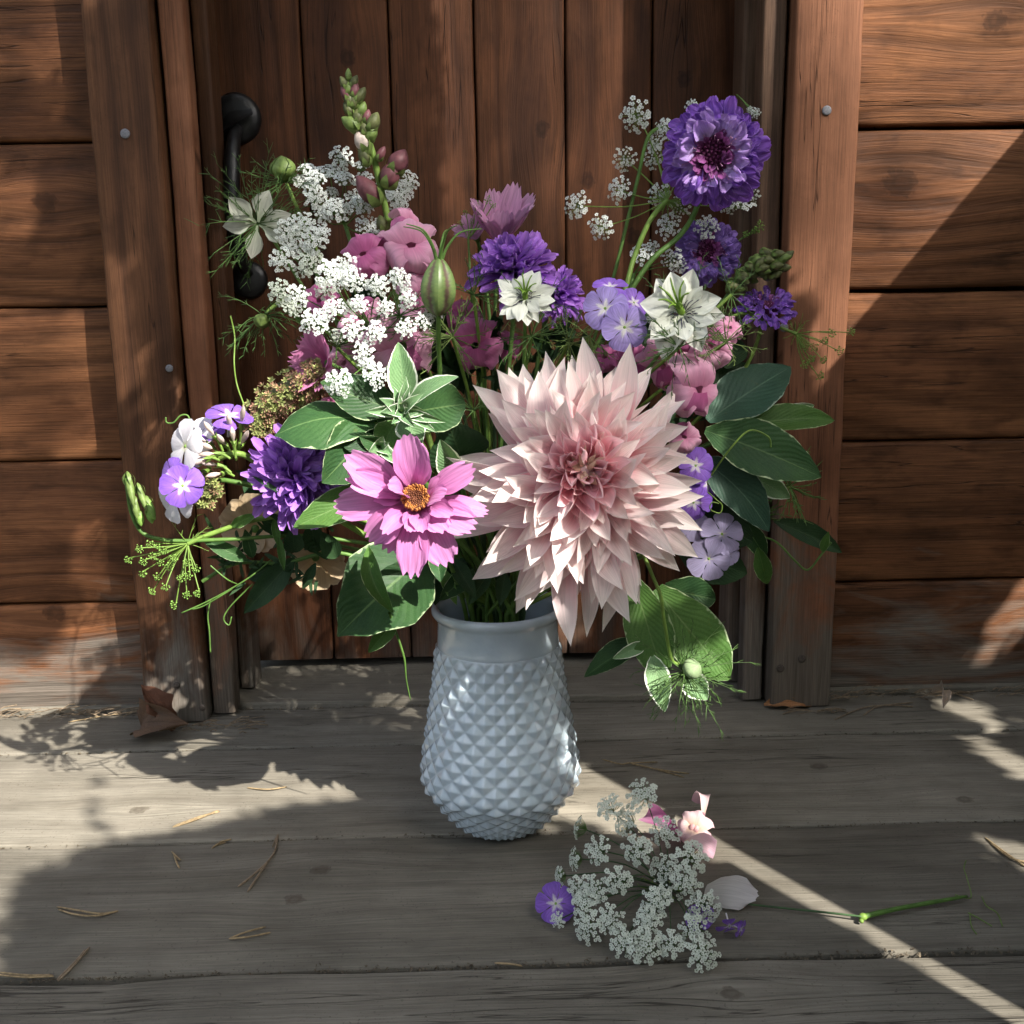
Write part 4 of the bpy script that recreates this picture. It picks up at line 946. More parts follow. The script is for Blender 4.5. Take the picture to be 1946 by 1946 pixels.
# fallen umbel on the deck
FL = [(1221, 1510, 30, .075), (1158, 1535, 25, .065), (1190, 1561, 28, .055), (1263, 1579, 28, .055), (1101, 1574, 22, .04), (1137, 1616, 27, .045), (1212, 1616, 29, .045), (1093, 1633, 22, .032), (1314, 1631, 32, .045), (1263, 1652, 28, .03), (1064, 1665, 18, .02), (1176, 1673, 26, .04),
      (1304, 1678, 29, .03), (1098, 1685, 22, .025), (1132, 1691, 26, .03), (1111, 1719, 26, .022), (1248, 1714, 27, .03), (1258, 1700, 20, .03), (1339, 1722, 30, .02), (1160, 1748, 26, .02), (1119, 1760, 29, .014), (1060, 1748, 14, .010), (1318, 1766, 29, .018), (1232, 1758, 26, .02), (1186, 1789, 27, .012), (1225, 1800, 32, .013), (1274, 1794, 26, .013), (1334, 1812, 31, .012), (1230, 1738, 18, .025)]
def fallen():
    hp = G(1270, 1690, .006); root = thing('fallen_lace_flower', 'white lace flower head that dropped onto the deck in front of the vase', 'lace flower', Matrix.Translation(hp))
    Mi = ROOTM[root].inverted(); rng = random.Random(77); rays = MB()
    for (x, y, r, z) in FL:
        c = G(x, y, z); out = (c-hp); out.z = 0; out.normalize()
        n = (face(c)*.9+out*.5+V((rng.uniform(-.25, .25), rng.uniform(-.25, .25), rng.uniform(0, .4)))).normalized()
        if x < 1110 and y < 1680: n = (out*1.3+face(c)*.45).normalized()
        R = r*mpp(c)*1.05
        obj('umbellet', rng.choice(UWF), root, Mi @ frame(c, n, roll=rng.uniform(0, 6)) @ Matrix.Diagonal((R, R, R, 1)))
        e = c-n*R*.6; mid = lerp(hp, e, .5)+V((0, 0, .008)); rays.tube(smooth_path([hp, mid, e], 4), .0005, 4, cap=False)
    wpart(rays, 'rays', M_stemd, root)
    mb = MB(); threads(mb, hp, V((0, 0, 1)), .02, 12, rng, sub=1, r=.0006); wpart(mb, 'bracts', M_stemy, root)
    Q = [G(1272, 1690, .004), G(1400, 1715, .004), G(1560, 1733, .004), G(1640, 1742, .005)]
    mb = MB(); mb.tube(smooth_path(Q, 6), .0008, 6); wpart(mb, 'stem', M_stemd, root)
M_whitef = plain('matte_white_floret', (.68, .73, .63), .65, .25, var=.1, scale=300)
UWF = [umbellet_mesh(60+i, [M_whitef, M_stem], nfl=46+i*3, dome=.4, fr=.13) for i in range(4)]
fallen()

# ------------------------------------------------------------------ phlox
def phlox_floret(root, c, n, R, mat, roll=0, npet=5, cup=0, seed=0, tube=True):
    rng = random.Random(seed); M = frame(c, n, roll=roll); Mi = ROOTM[root].inverted()
    for k in range(npet):
        a = 2*PI*k/npet+.2; u = V((math.cos(a), math.sin(a), 0)); mb = MB()
        mb.blade(u*R*.04, u*R*rng.uniform(.93, 1.03)+V((0, 0, R*(cup+rng.uniform(-.08, .08))+R*.02*(k % 2))), R*1.0, V((0, 0, 1)), OBOV, bend=rng.uniform(.0, .08), curl=rng.uniform(-.12, .02), fold=rng.uniform(-.15, .12), nv=8, nu=8, ruf=.06, twist=rng.uniform(-.15, .15), phase=rng.uniform(0, 6))
        mb.build('petal', mat, root, M=Mi @ M)
    mb = MB(); mb.tube([V((0, 0, 0)), V((0, 0, -R*.5)), V((0, 0, -R))], [R*.09, R*.06, R*.06], 7)
    mb.build('corolla_tube', M_phloxw, root, M=Mi @ M)
    mb = MB(); mb.ellip((0, 0, 0), (V((R*.07, 0, 0)), V((0, R*.07, 0)), V((0, 0, R*.03))), nu=8, nv=4); mb.build('eye', M_dill, root, M=Mi @ M)
c = P(1160, 590, .785)
ph = thing('phlox', 'lilac phlox with white starry eyes between the two white nigellas', 'phlox', Matrix.Translation(c))
for i, (x, y, Y, r, a, b, ro, mt) in enumerate([(1150, 586, .78, 43, -.1, .1, 0, M_phlox), (1187, 622, .772, 46, .15, .0, .5, M_phlox), (1160, 545, .80, 34, .1, 1.2, .2, M_phloxd), (1205, 575, .805, 30, .5, .5, .2, M_phloxd)]):
    c = P(x, y, Y); phlox_floret(ph, c, face(c, a, b), r*mpp(c), mt, ro, seed=i)
stem_to_mouth(P(1165, 600, .80), face(P(1165, 600, .80)), ph, .0016)
ph = thing('phlox', 'violet and white phlox with green buds at the left edge of the bouquet', 'phlox', Matrix.Translation(P(410, 900, .77)))
for i, (x, y, Y, r, a, b, ro, mt) in enumerate([(347, 923, .745, 42, -.1, -.05, .3, M_phloxd), (328, 900, .758, 32, -.9, .1, .1, M_phloxd), (352, 848, .760, 52, -1.15, .2, .2, M_phloxw), (332, 945, .758, 50, -1.0, -.3, .6, M_phloxw), (376, 832, .775, 44, -.9, .5, .2, M_phloxw),
                                               (436, 790, .775, 46, .1, 1.6, .2, M_phloxd), (398, 822, .775, 30, -.4, 1.5, .2, M_phloxd), (378, 862, .78, 28, -.8, .4, 0, M_phlox2)]):
    c = P(x, y, Y); phlox_floret(ph, c, face(c, a, b), r*mpp(c), mt, ro, seed=10+i)
rng = random.Random(3)
for (x, y, dx, dy) in [(372, 838, 26, 12), (398, 842, -28, -14), (412, 833, -20, -26), (440, 822, -6, -30), (458, 812, 4, -34), (418, 862, -34, 2), (400, 870, -30, 10), (432, 850, -16, -20), (420, 885, -34, -6), (445, 845, -4, -28), (392, 895, -24, 12), (428, 898, -30, 6), (455, 850, 14, -26), (385, 880, -28, 0)]:
    b0 = P(x, y, .768+rng.uniform(-.01, .01)); tp = P(x+dx*1.1, y+dy*1.1, .760); d = tp-b0; s = d.orthogonal().normalized(); q = d.normalized().cross(s)
    mb = MB(); mb.ellip(lerp(b0, tp, .62), (s*.0021, q*.0021, d*.5), nu=7, nv=8, fn=lambda h: math.sin(PI*h**1.4)**.8 if 0 < h < 1 else 0); wpart(mb, 'bud', M_budp, ph)
    mb = MB()
    for k in range(5):
        a = 2*PI*k/5; u = s*math.cos(a)+q*math.sin(a); mb.blade(b0-d*.3, b0+d*.35+u*.003, .0022, u, NARROW, nv=4, nu=2)
    mb.tube([b0-d*.5-V((0, 0, .004)), b0-d*.1, b0+d*.2], [.0010, .0013, .0022], 6); wpart(mb, 'calyx', M_stemy, ph)
wstem(ph, [(418, 870, .772), (450, 862, .77), (490, 880, .78), (600, 960, .80), (800, 1080, .82), (930, 1150, .83)], .0024, M_stemy)
for i, (pos, label) in enumerate([([(1322, 885, .79, 36, .3, 0, M_phloxd), (1318, 955, .79, 36, .3, -.2, M_phloxd), (1345, 920, .80, 30, .6, 0, M_phloxd)], 'violet phlox with white eyes showing past the right dahlia petals'),
                                  ([(1372, 1015, .80, 40, .2, 0, M_phlox2), (1347, 1062, .80, 42, 0, -.2, M_phlox2), (1320, 1000, .81, 30, -.2, .2, M_phlox2), (1385, 1050, .81, 26, .6, .1, M_phlox2)], 'greyish lilac phlox hanging low right of the dahlia')]):
    ph = thing('phlox', label, 'phlox', Matrix.Translation(P(*pos[0][:3])))
    for j, (x, y, Y, r, a, b, mt) in enumerate(pos):
        c = P(x, y, Y); phlox_floret(ph, c, face(c, a, b), r*mpp(c), mt, j, seed=30+i*5+j)
    stem_to_mouth(P(*pos[0][:3]), face(P(*pos[0][:3])), ph, .0014)

# ------------------------------------------------------------------ snapdragon
def snap_floret(root, c, n, s, roll, m1, m2, seed=0, open_=1.0):
    rng = random.Random(seed); M = ROOTM[root].inverted() @ frame(c, (n+V((rng.uniform(-.35, .35), 0, rng.uniform(-.3, .3)))).normalized(), roll=roll+rng.uniform(-.7, .7))
    def b(tip, base, w, up, **k):
        mb = MB(); mb.blade(V(base)*s, V(tip)*s, w*s, V(up), LOBE, nv=10, nu=10, ruf=.3, rufn=2.6, twist=rng.uniform(-.35, .35), side_bend=rng.uniform(-.12, .12), phase=rng.uniform(0, 6), **k); mb.build('petal', m1 if rng.random() < .7 else m2, root, M=M)
    mb = MB(); mb.tube(smooth_path([V((0, -.1, -1.1))*s, V((0, -.05, -.6))*s, V((0, 0, -.15))*s, V((0, 0, .05))*s], 4), [s*.14, s*.18, s*.24, s*.28, s*.31, s*.34, s*.36, s*.38, s*.38, s*.37, s*.35, s*.3, s*.26], 12, cap=False); mb.build('corolla_tube', m1, root, M=M)
    b((-.42, .95, -.35), (-.16, .02, .2), 1.0, (-.1, -.3, 1), curl=-.5, bend=.3, fold=-.2)
    b((.42, .92, -.38), (.16, .02, .18), 1.0, (.1, -.3, 1), curl=-.5, bend=.3, fold=-.2)
    b((-.72, -.5, -.15), (-.08, -.1, .22), 1.0, (-.3, .1, 1), curl=-.45, bend=.32, fold=-.15)
    b((.72, -.52, -.18), (.08, -.1, .2), 1.0, (.3, .1, 1), curl=-.45, bend=.32, fold=-.15)
    b((0, -.85*open_, -.1), (0, -.12, .3), .85, (0, .1, 1), curl=-.5, bend=.34, fold=-.2)
    if m1 is not M_snapw: return
    mb = MB()
    for sx in (-1, 1): mb.ellip(V((sx*.09, -.06, .27))*s, (V((s*.13, 0, 0)), V((0, s*.17, 0)), V((0, 0, s*.12))), nu=12, nv=8)
    mb.build('palate', m1 if m1 is not M_snapw else M_palate, root, M=M)
def bud(root, x, y, Y, dx, dy, L, w, mat, name='bud'):
    """a closed bud with a small calyx at its foot; direction in photo px"""
    c = P(x, y, Y); px = mpp(c); d = (CR*dx-CU*dy).normalized()+CF*-.15; d.normalize(); s = d.orthogonal().normalized(); q = d.cross(s)
    mb = MB(); mb.ellip(c, (s*w*px, q*w*px, d*L*px), nu=10, nv=9, fn=lambda h: (math.sin(PI*h)**.7)*(1.05-.25*h) if 0 < h < 1 else 0); wpart(mb, name, mat, root)
    mb = MB()
    for k in range(5):
        a = 2*PI*k/5; u = s*math.cos(a)+q*math.sin(a); b0 = c-d*L*px*1.02
        mb.blade(b0, c-d*L*px*.15+u*w*px*1.02, w*px*.9, u, OVATE, bend=.22, nv=5, nu=2)
    wpart(mb, 'calyx', M_budg, root)
sp = thing('snapdragon', 'tall snapdragon spike with green and maroon buds, highest stem on the left', 'snapdragon', Matrix.Translation(P(700, 300, .86)))
wstem(sp, [(660, 150, .86), (668, 190, .86), (690, 240, .86), (708, 290, .86), (722, 350, .86), (738, 420, .86), (742, 462, .86), (755, 560, .85), (820, 850, .84), (925, 1140, .83), (930, 1240, .83)], .0026, M_stemy, steps=5)
for (x, y, dx, dy, L, w_, mt) in [(674, 172, .2, -1, 15, 10, M_budm), (664, 190, -.2, -1, 15, 10, M_budo), (680, 222, 0, -1, 16, 11, M_budo), (692, 244, -.1, -1, 15, 10, M_budo), (699, 280, .2, -1, 15, 9, M_budg), (662, 142, 0, -1, 11, 6, M_budg), (654, 158, -.6, -1, 13, 8, M_budo), (672, 156, .6, -1, 13, 8, M_budo), (662, 168, 0, -1, 13, 9, M_budg), (657, 178, -.6, -1, 15, 9, M_budm), (684, 182, .7, -1, 17, 10, M_budo), (672, 192, 0, -1, 15, 10, M_budo), (688, 208, .4, -1, 14, 9, M_budg),
                             (662, 208, -.5, -.8, 14, 9, M_budo), (667, 235, -.8, -.5, 19, 13, M_budg), (709, 233, .5, -1, 19, 13, M_budo), (697, 222, .3, -1, 13, 9, M_budm), (706, 254, .5, -.9, 16, 11, M_budg), (688, 269, -.5, -.9, 20, 14, M_budp), (692, 296, -.3, -.9, 20, 11, M_budo), (724, 292, .6, -1, 14, 8, M_budm),
                             (757, 308, .55, -.9, 24, 19, M_budm), (742, 332, .4, -1, 26, 19, M_budm), (700, 362, -.65, -.8, 31, 19, M_budm), (726, 425, -.3, -1, 15, 11, M_budo)]:
    bud(sp, x, y, .855, dx, dy, L*1.12, w_*1.12, mt)
for i, (x, y, Y, s_, a, b, ro) in enumerate([(694, 485, .83, 56, -.7, .1, .5), (782, 470, .83, 70, .25, .15, -.3), (775, 425, .845, 42, .6, .5, .2), (735, 470, .85, 40, .1, .3, .4)]):
    c = P(x, y, Y); snap_floret(sp, c, face(c, a, b), s_*mpp(c), ro, M_snap, M_snapd if i != 1 else M_snap, seed=i)
for (lab, fl) in [('dusky pink snapdragon florets glimpsed behind the front lace flower', [(762, 655, .81, 74, .2, .2, .2, M_snap), (690, 610, .83, 56, -.1, .3, 0, M_snap), (610, 572, .84, 38, -.4, .3, .3, M_snapd), (800, 560, .83, 44, .3, 0, .4, M_snap), (655, 690, .83, 40, -.2, 0, .1, M_snap), (640, 785, .82, 44, -.2, 0, .1, M_snapd)]),
                  ('dark rose snapdragon in the shaded middle above the dahlia', [(905, 655, .83, 56, -.1, .2, 0, M_snapd), (880, 600, .85, 38, .1, .3, .3, M_snapd), (960, 660, .85, 34, 0, .1, .8, M_snapd)]),
                  ('pink snapdragon florets behind and below the large white nigella', [(1262, 690, .80, 52, -.2, -.1, .2, M_snap), (1350, 660, .81, 46, .3, .2, -.2, M_snap), (1205, 690, .82, 40, 0, 0, .5, M_snapd), (1300, 640, .82, 40, 0, .3, 0, M_snapd), (1385, 625, .83, 30, .4, .4, 0, M_snap), (1150, 680, .82, 32, 0, .2, 0, M_snapd)]),
                  ('rose pink snapdragon floret facing right beside the top right dahlia petals', [(1322, 735, .77, 60, .75, .05, -.25, M_snap), (1300, 832, .79, 34, .3, 0, .2, M_snap)])]:
    root = thing('snapdragon', lab, 'snapdragon', Matrix.Translation(P(*fl[0][:3])))
    for i, (x, y, Y, s_, a, b, ro, mt) in enumerate(fl):
        c = P(x, y, Y); snap_floret(root, c, face(c, a, b), s_*1.15*mpp(c), ro, mt, M_snapd, seed=i+7)
    stem_to_mouth(P(*fl[0][:3])-CF*-.01, face(P(*fl[0][:3])), root, .0022)
# olive bud head of a snapdragon at right
ob = thing('snapdragon', 'snapdragon tip of tightly packed olive green buds at the right', 'snapdragon', Matrix.Translation(P(1440, 505, .86)))
rng = random.Random(8)
for k in range(58):
    f = k/57; x = 1492-100*f; y = 496+48*f*f+rng.uniform(-22, 22)*(.5+.5*math.sin(PI*min(1, f+.25))); yy = y+math.sin(f*9)*6
    bud(ob, x+rng.uniform(-6, 6), yy, .85+rng.uniform(-.012, .012), rng.uniform(.2, .8), rng.uniform(-.6, .6), 14, 9, rng.choice((M_budo, M_budo, M_budg)))
wstem(ob, [(1480, 500, .86), (1400, 540, .865), (1300, 700, .85), (1100, 980, .84), (MX+20, 1150, .83)], .0022, M_stem)

# ------------------------------------------------------------------ sedum
def sedum(label, path, width, Yc, nfl, seed, mats, s=9):
    rng = random.Random(seed); root = thing('sedum', label, 'sedum', Matrix.Translation(P(path[0][0], path[0][1], Yc)))
    vs = []
    for i in range(6):
        mb = MB()
        for k in range(5):
            a = 2*PI*k/5; u = V((math.cos(a), math.sin(a), 0)); mb.blade(u*.1, u*.9+V((0, 0, .5)), .42, V((0, 0, 1)), OVATE, bend=-.1, fold=.3, nv=3, nu=2)
            mb.blade(u*.05, u*.25+V((0, 0, .95)), .22, u, OVATE, nv=2, nu=2)
        vs.append(mb.build('floret', mats[i % len(mats)], link=False))
    Mi = ROOTM[root].inverted(); Q = [V((x, y, 0)) for x, y in path]
    for k in range(nfl):
        f = rng.random(); i = min(int(f*(len(Q)-1)), len(Q)-2); g = f*(len(Q)-1)-i; p = lerp(Q[i], Q[i+1], g); t = (Q[i+1]-Q[i]).normalized(); nn = V((-t.y, t.x, 0))
        o = rng.uniform(-1, 1); p = p+nn*o*width*.5*(.75+.25*math.sin(PI*f)); h = math.sqrt(max(0, 1-o*o))
        c = P(p.x, p.y, Yc-h*.018+rng.uniform(-.004, .004)); n = face(c, nn.x*o*1.1+rng.uniform(-.5, .5), -nn.y*o*1.1+.2+rng.uniform(-.5, .5)); S = s*mpp(c)*rng.uniform(.8, 1.25)
        obj('floret', rng.choice(vs), root, Mi @ frame(c, n, roll=rng.uniform(0, 6)) @ Matrix.Diagonal((S, S, S, 1)))
    mb = MB(); mb.tube([P(x, y, Yc+.006) for x, y in path], width*.28*mpp(P(path[0][0], path[0][1], Yc)), 8); wpart(mb, 'stalks', M_budo, root)
    stem_to_mouth(P(path[-1][0], path[-1][1], Yc+.01), V((0, -1, 0)), root, .002)
sedum('rusty pink and green sedum head slanting above the left aster', [(482, 822), (500, 775), (540, 745), (590, 722), (618, 705)], 74, .805, 300, 91, [M_sed, M_sed, M_sedg])
sedum('small reddish green bud cluster under the left phlox', [(388, 965), (396, 930), (412, 915)], 44, .785, 90, 92, [M_sed, M_sedg, M_sedg], s=8)

# ------------------------------------------------------------------ leaves
def leaf(root, b, t, wpx, mat=None, up=None, bend=.05, curl=0, fold=.25, twist=0, prof=None, ruf=.05, a=0, bb=0, nv=18, nu=10, sb=0, foldp=1.3):
    B, T = P(*b), P(*t); c = (B+T)/2; mb = MB()
    mb.blade(B, T, wpx*mpp(c), up or face(c, a, bb), prof or OVATE, bend=bend, curl=curl, fold=fold, twist=twist, ruf=ruf, rufn=2.5, nv=nv, nu=nu, side_bend=sb, foldp=foldp)
    return wpart(mb, 'leaf', mat or M_leaf, root)
EUC = 'euphorbia sprig'
sg = thing('variegated_sprig', 'pale green white edged leafy sprig at the middle left below the lace flowers', 'foliage sprig', Matrix.Translation(P(762, 775, .75)))
leaf(sg, (770, 765, .752), (757, 650, .748), 58, M_leafv, bend=.04, fold=.5)
leaf(sg, (775, 770, .745), (872, 716, .725), 46, M_leafv, bend=.08, fold=.35, twist=.3, bb=.6)
leaf(sg, (775, 785, .757), (884, 768, .752), 98, M_leaf, bend=.05, fold=.2, a=.1, bb=.2, prof=[(0, .3), (.3, .9), (.6, 1), (.85, .8), (1, .2)])
leaf(sg, (752, 778, .757), (609, 726, .750), 92, M_leaf, bend=.03, fold=.25, twist=-.3, bb=.3, sb=-.03)
leaf(sg, (768, 790, .752), (800, 846, .742), 62, M_leafv, bend=.07, fold=.3)
leaf(sg, (750, 800, .755), (722, 862, .745), 60, M_leafg, bend=.08, fold=.3)
leaf(sg, (745, 790, .765), (640, 812, .76), 50, M_leaf)
rng = random.Random(4)
for k, (dx, dy, w_) in enumerate([(-28, -12, 26), (-30, 6, 28), (-10, -26, 20), (6, -46, 22), (-14, 22, 26), (18, 26, 24), (38, 6, 26), (30, -20, 24), (2, 16, 22), (-2, -14, 16), (12, -30, 14), (56, 18, 22), (46, 32, 20), (-46, 4, 24), (22, 4, 22)]):
    leaf(sg, (763+dx*.15, 780+dy*.15, .745), (763+dx*1.35, 776+dy*1.35, .728+rng.uniform(0, .01)), w_, M_leafv, bend=rng.uniform(.1, .28), curl=rng.uniform(-.3, .1), fold=rng.uniform(.4, 1.0), twist=rng.uniform(-.6, .6), ruf=.3, nv=10, nu=8)
stem_to_mouth(P(764, 790, .755), V((0, -.5, .8)), sg, .0024, M_stem, V((-.02, -.02, 0)))
sg = thing('variegated_sprig', 'smaller shaded variegated sprig just above the pink cosmos', 'foliage sprig', Matrix.Translation(P(722, 848, .745)))
for k, (dx, dy, w_, mt) in enumerate([(-86, -14, 46, M_leafd), (-40, -20, 34, M_leaf), (-22, 12, 30, M_leafv), (6, -20, 24, M_leafv), (22, 16, 26, M_leafv), (-10, 28, 26, M_leafv), (18, -8, 20, M_leafv), (34, 36, 26, M_leafv)]):
    leaf(sg, (722, 848, .748), (722+dx, 848+dy, .735), w_, mt, bend=.12, fold=.5, twist=rng.uniform(-.4, .4), ruf=.2, nv=10, nu=8)
leaf(sg, (700, 990, .75), (670, 905, .748), 34, M_leafv)
stem_to_mouth(P(722, 850, .75), V((0, -.3, .9)), sg, .002)
sg = thing('leafy_stem', 'broad dark green leaves with pale edges spreading left over the purple aster', 'foliage sprig', Matrix.Translation(P(700, 880, .77)))
leaf(sg, (712, 800, .752), (521, 816, .735), 140, M_leaf, up=(face(P(600, 850, .74), .1, 1.1)), bend=.10, fold=-.2, prof=[(0, .25), (.3, .8), (.55, 1), (.8, .75), (1, .02)], curl=-.08)
leaf(sg, (705, 815, .758), (612, 918, .728), 120, M_leaf, a=.2, bb=.1, bend=.12, fold=.35, twist=.3)
leaf(sg, (715, 935, .752), (557, 1003, .735), 70, M_leafg, bend=.04, fold=.3, a=-.1, bb=.3)
leaf(sg, (800, 1065, .79), (641, 1209, .745), 176, M_leaf, bend=.08, fold=.28, a=-.1, bb=.2, twist=.1, prof=[(0, .45), (.25, .95), (.5, 1), (.8, .55), (1, .02)])
leaf(sg, (820, 1120, .80), (705, 1100, .765), 110, M_leafd, bend=.05, fold=.3)
leaf(sg, (700, 1040, .755), (748, 1166, .735), 38, M_leafg, bend=.15, fold=.9, sb=.1)
leaf(sg, (830, 1050, .75), (837, 1106, .735), 36, M_leaf, bend=.06, fold=.6)
leaf(sg, (760, 1170, .76), (700, 1240, .765), 34, M_leafg, bend=.05, fold=.4)
leaf(sg, (880, 880, .78), (850, 800, .75), 120, M_leafd, bend=.05)
leaf(sg, (860, 900, .77), (836, 835, .74), 52, M_leafv, fold=.5)
for (b_, t_, w_, m_) in [((900, 1080, .80), (835, 1142, .785), 40, M_leaf), ((930, 1085, .80), (890, 1150, .78), 30, M_leafd), ((860, 1060, .79), (905, 1138, .775), 34, M_leafd), ((960, 1090, .80), (950, 1152, .785), 30, M_leafd), ((840, 1080, .80), (868, 1150, .785), 26, M_leafg)]:
    leaf(sg, b_, t_, w_, m_, bend=.1, fold=.5, nv=10, nu=6)
wstem(sg, [(712, 800, .752), (730, 900, .77), (790, 1040, .79), (900, 1140, .83), (930, 1240, .83)], .0024, M_stem)
wstem(sg, [(740, 1165, .745), (752, 1200, .76), (768, 1250, .765), (772, 1290, .77), (780, 1330, .775)], (.0013, .0004), M_stem, name='tendril')

sg = thing('leafy_stem', 'large smooth green leaves fanning out on the right of the dahlia', 'foliage sprig', Matrix.Translation(P(1400, 850, .83)))
leaf(sg, (1345, 800, .82), (1503, 697, .86), 108, M_leafb, bend=.04, fold=.15, bb=.5, a=.1)
leaf(sg, (1415, 808, .85), (1586, 799, .87), 62, M_leafg, bend=.07, fold=.35, bb=.5, ruf=.14)
leaf(sg, (1340, 818, .815), (1561, 907, .80), 112, M_leaf, bend=.05, fold=.22, bb=.35, a=.1)
leaf(sg, (1330, 870, .81), (1462, 1010, .80), 86, M_leafb, bend=.05, fold=.3, bb=.1, a=.3, sb=-.05)
leaf(sg, (1430, 905, .84), (1502, 946, .83), 44, M_leafv, fold=.5)
leaf(sg, (1470, 790, .88), (1548, 770, .89), 26, M_leafv, fold=.5)
leaf(sg, (1340, 780, .84), (1420, 690, .86), 80, M_leafd, bend=.06)
leaf(sg, (1380, 700, .84), (1400, 640, .86), 60, M_leafd, bend=.06)
leaf(sg, (1300, 960, .83), (1430, 1030, .83), 110, M_leafd, bend=.06)
leaf(sg, (1290, 1050, .82), (1420, 1090, .84), 80, M_leafd, bend=.06)
wstem(sg, [(1480, 770, .86), (1420, 815, .85), (1300, 870, .83), (1100, 1030, .83), (MX+25, 1150, .83)], .0022, M_stem)
wstem(sg, [(1350, 905, .80), (1390, 850, .79), (1425, 818, .79), (1460, 830, .79), (1465, 850, .79)], .0007, M_stemy, name='tendril')
sg = thing('sweet_pea_stem', 'thin trailing green stem with a yellow green bud low on the right', 'foliage sprig', Matrix.Translation(P(1500, 1020, .86)))
leaf(sg, (1470, 990, .87), (1600, 1050, .88), 46, M_leafd, bend=.05, fold=.5, bb=.4)
leaf(sg, (1562, 1048, .865), (1575, 1010, .86), 17, M_leafg, fold=.6)
leaf(sg, (1410, 990, .85), (1455, 1060, .86), 40, M_leaf, fold=.5, bb=.2)
leaf(sg, (1440, 1040, .85), (1458, 1110, .86), 34, M_leafg, fold=.6)
wstem(sg, [(1380, 1000, .84), (1430, 1015, .86), (1475, 1030, .865), (1510, 1065, .865), (1535, 1083, .865), (1560, 1055, .865), (1580, 1030, .865)], .0009, M_stem, name='tendril')
wstem(sg, [(1380, 1000, .84), (1250, 1050, .84), (1080, 1100, .83), (MX+30, 1160, .83)], .0015, M_stem)
c = P(1500, 925, .86); thready('soft green feathery tuft under the right leaves', c, face(c, .6, 0), .03, 22, 191, M_stem, name='feathery_frond', cat='frond', stem=[(1500, 925, .86), (1420, 950, .85), (1200, 1050, .83), (MX+30, 1160, .83)], sub=2, r=.0006)
c = P(1435, 985, .86); thready('soft green feathery tuft in front of the right jamb foot', c, face(c, .6, -.6), .03, 20, 192, M_stem, name='feathery_frond', cat='frond', stem=[(1435, 985, .86), (1380, 990, .85), (1200, 1060, .83), (MX+30, 1160, .83)], sub=2, r=.0006, droop=.3)
wst = thing('curling_tendril', 'curly green tendril against the lilac phlox at right', 'tendril', Matrix.Translation(P(1370, 960, .78)))
wstem(wst, [(1345, 935, .785), (1362, 950, .78), (1372, 960, .78), (1368, 975, .78), (1350, 968, .78), (1353, 955, .78), (1366, 957, .78)], .0005, M_stemy, name='coil')

sg = thing('leafy_stem', 'green sprig with rounded pale edged leaves hanging low right of the vase', 'foliage sprig', Matrix.Translation(P(1250, 1180, .77)))
RND = [(0, .3), (.15, .62), (.4, .96), (.6, 1), (.8, .74), (.92, .42), (1, .05)]
leaf(sg, (1262, 1118, .80), (1360, 1140, .80), 70, M_leaf, prof=RND, bend=.06)
leaf(sg, (1245, 1120, .79), (1385, 1292, .765), 112, M_leafg, prof=RND, bend=.06, fold=.12, bb=.2)
leaf(sg, (1205, 1105, .785), (1262, 1290, .752), 92, M_leafg, prof=RND, bend=.05, fold=.15, a=-.1, bb=.2)
leaf(sg, (1228, 1215, .775), (1110, 1287, .775), 52, M_leaf, bend=.07, fold=.35, bb=.6, ruf=.12)
leaf(sg, (1232, 1222, .765), (1164, 1252, .755), 26, M_leafv, fold=.5)
leaf(sg, (1240, 1245, .758), (1264, 1353, .738), 50, M_leafv, fold=.3, bend=.05)
leaf(sg, (1305, 1285, .76), (1345, 1330, .745), 52, M_leafv, fold=.4, bend=.05)
wstem(sg, [(1248, 1250, .775), (1225, 1160, .785), (1160, 1080, .80), (1020, 1110, .825), (MX+25, 1160, .83)], .002, M_stem)

sg = thing('leafy_stem', 'dark green lance leaved stem trailing low on the left', 'foliage sprig', Matrix.Translation(P(550, 1050, .80)))
for (b, t, w_, mt) in [((560, 1060, .80), (463, 1166, .79), 50, M_leafd), ((470, 1065, .79), (385, 1025, .785), 30, M_leaf), ((520, 985, .79), (530, 1040, .785), 16, M_leafg), ((480, 1060, .79), (465, 1005, .785), 26, M_leaf), ((560, 1050, .79), (555, 1000, .78), 40, M_leafd), ((600, 1050, .80), (590, 985, .79), 44, M_leafd), ((545, 1010, .80), (495, 985, .79), 40, M_leafd),
                    ((640, 1060, .80), (610, 1010, .79), 40, M_leafd), ((520, 1075, .80), (470, 1100, .80), 34, M_leafd), ((600, 1070, .80), (575, 1120, .80), 20, M_leafd), ((530, 1020, .785), (540, 1085, .78), 15, M_leafg), ((440, 1000, .78), (490, 975, .77), 22, M_leafg), ((500, 970, .77), (560, 1000, .765), 10, M_leafd), ((480, 905, .755), (550, 945, .75), 9, M_leafd)]:
    leaf(sg, b, t, w_, mt, bend=.06, fold=.5, nv=10, nu=4)
wstem(sg, [(385, 1105, .80), (450, 1070, .80), (540, 1070, .80), (640, 1050, .80), (760, 1090, .81), (930, 1150, .83)], .0016, M_stem)
for q in ([(520, 1060, .8), (470, 1100, .79), (400, 1140, .79), (345, 1165, .79)], [(480, 1110, .79), (440, 1150, .79), (425, 1175, .79), (435, 1188, .79), (440, 1172, .79)], [(400, 1140, .79), (395, 1170, .79), (398, 1200, .79), (400, 1240, .79)], [(440, 1120, .78), (390, 1150, .78), (366, 1158, .78)], [(400, 1075, .78), (430, 1100, .78), (450, 1110, .79)]):
    wstem(sg, q, .0006, M_stem, name='tendril')
rng = random.Random(19); mb = MB()
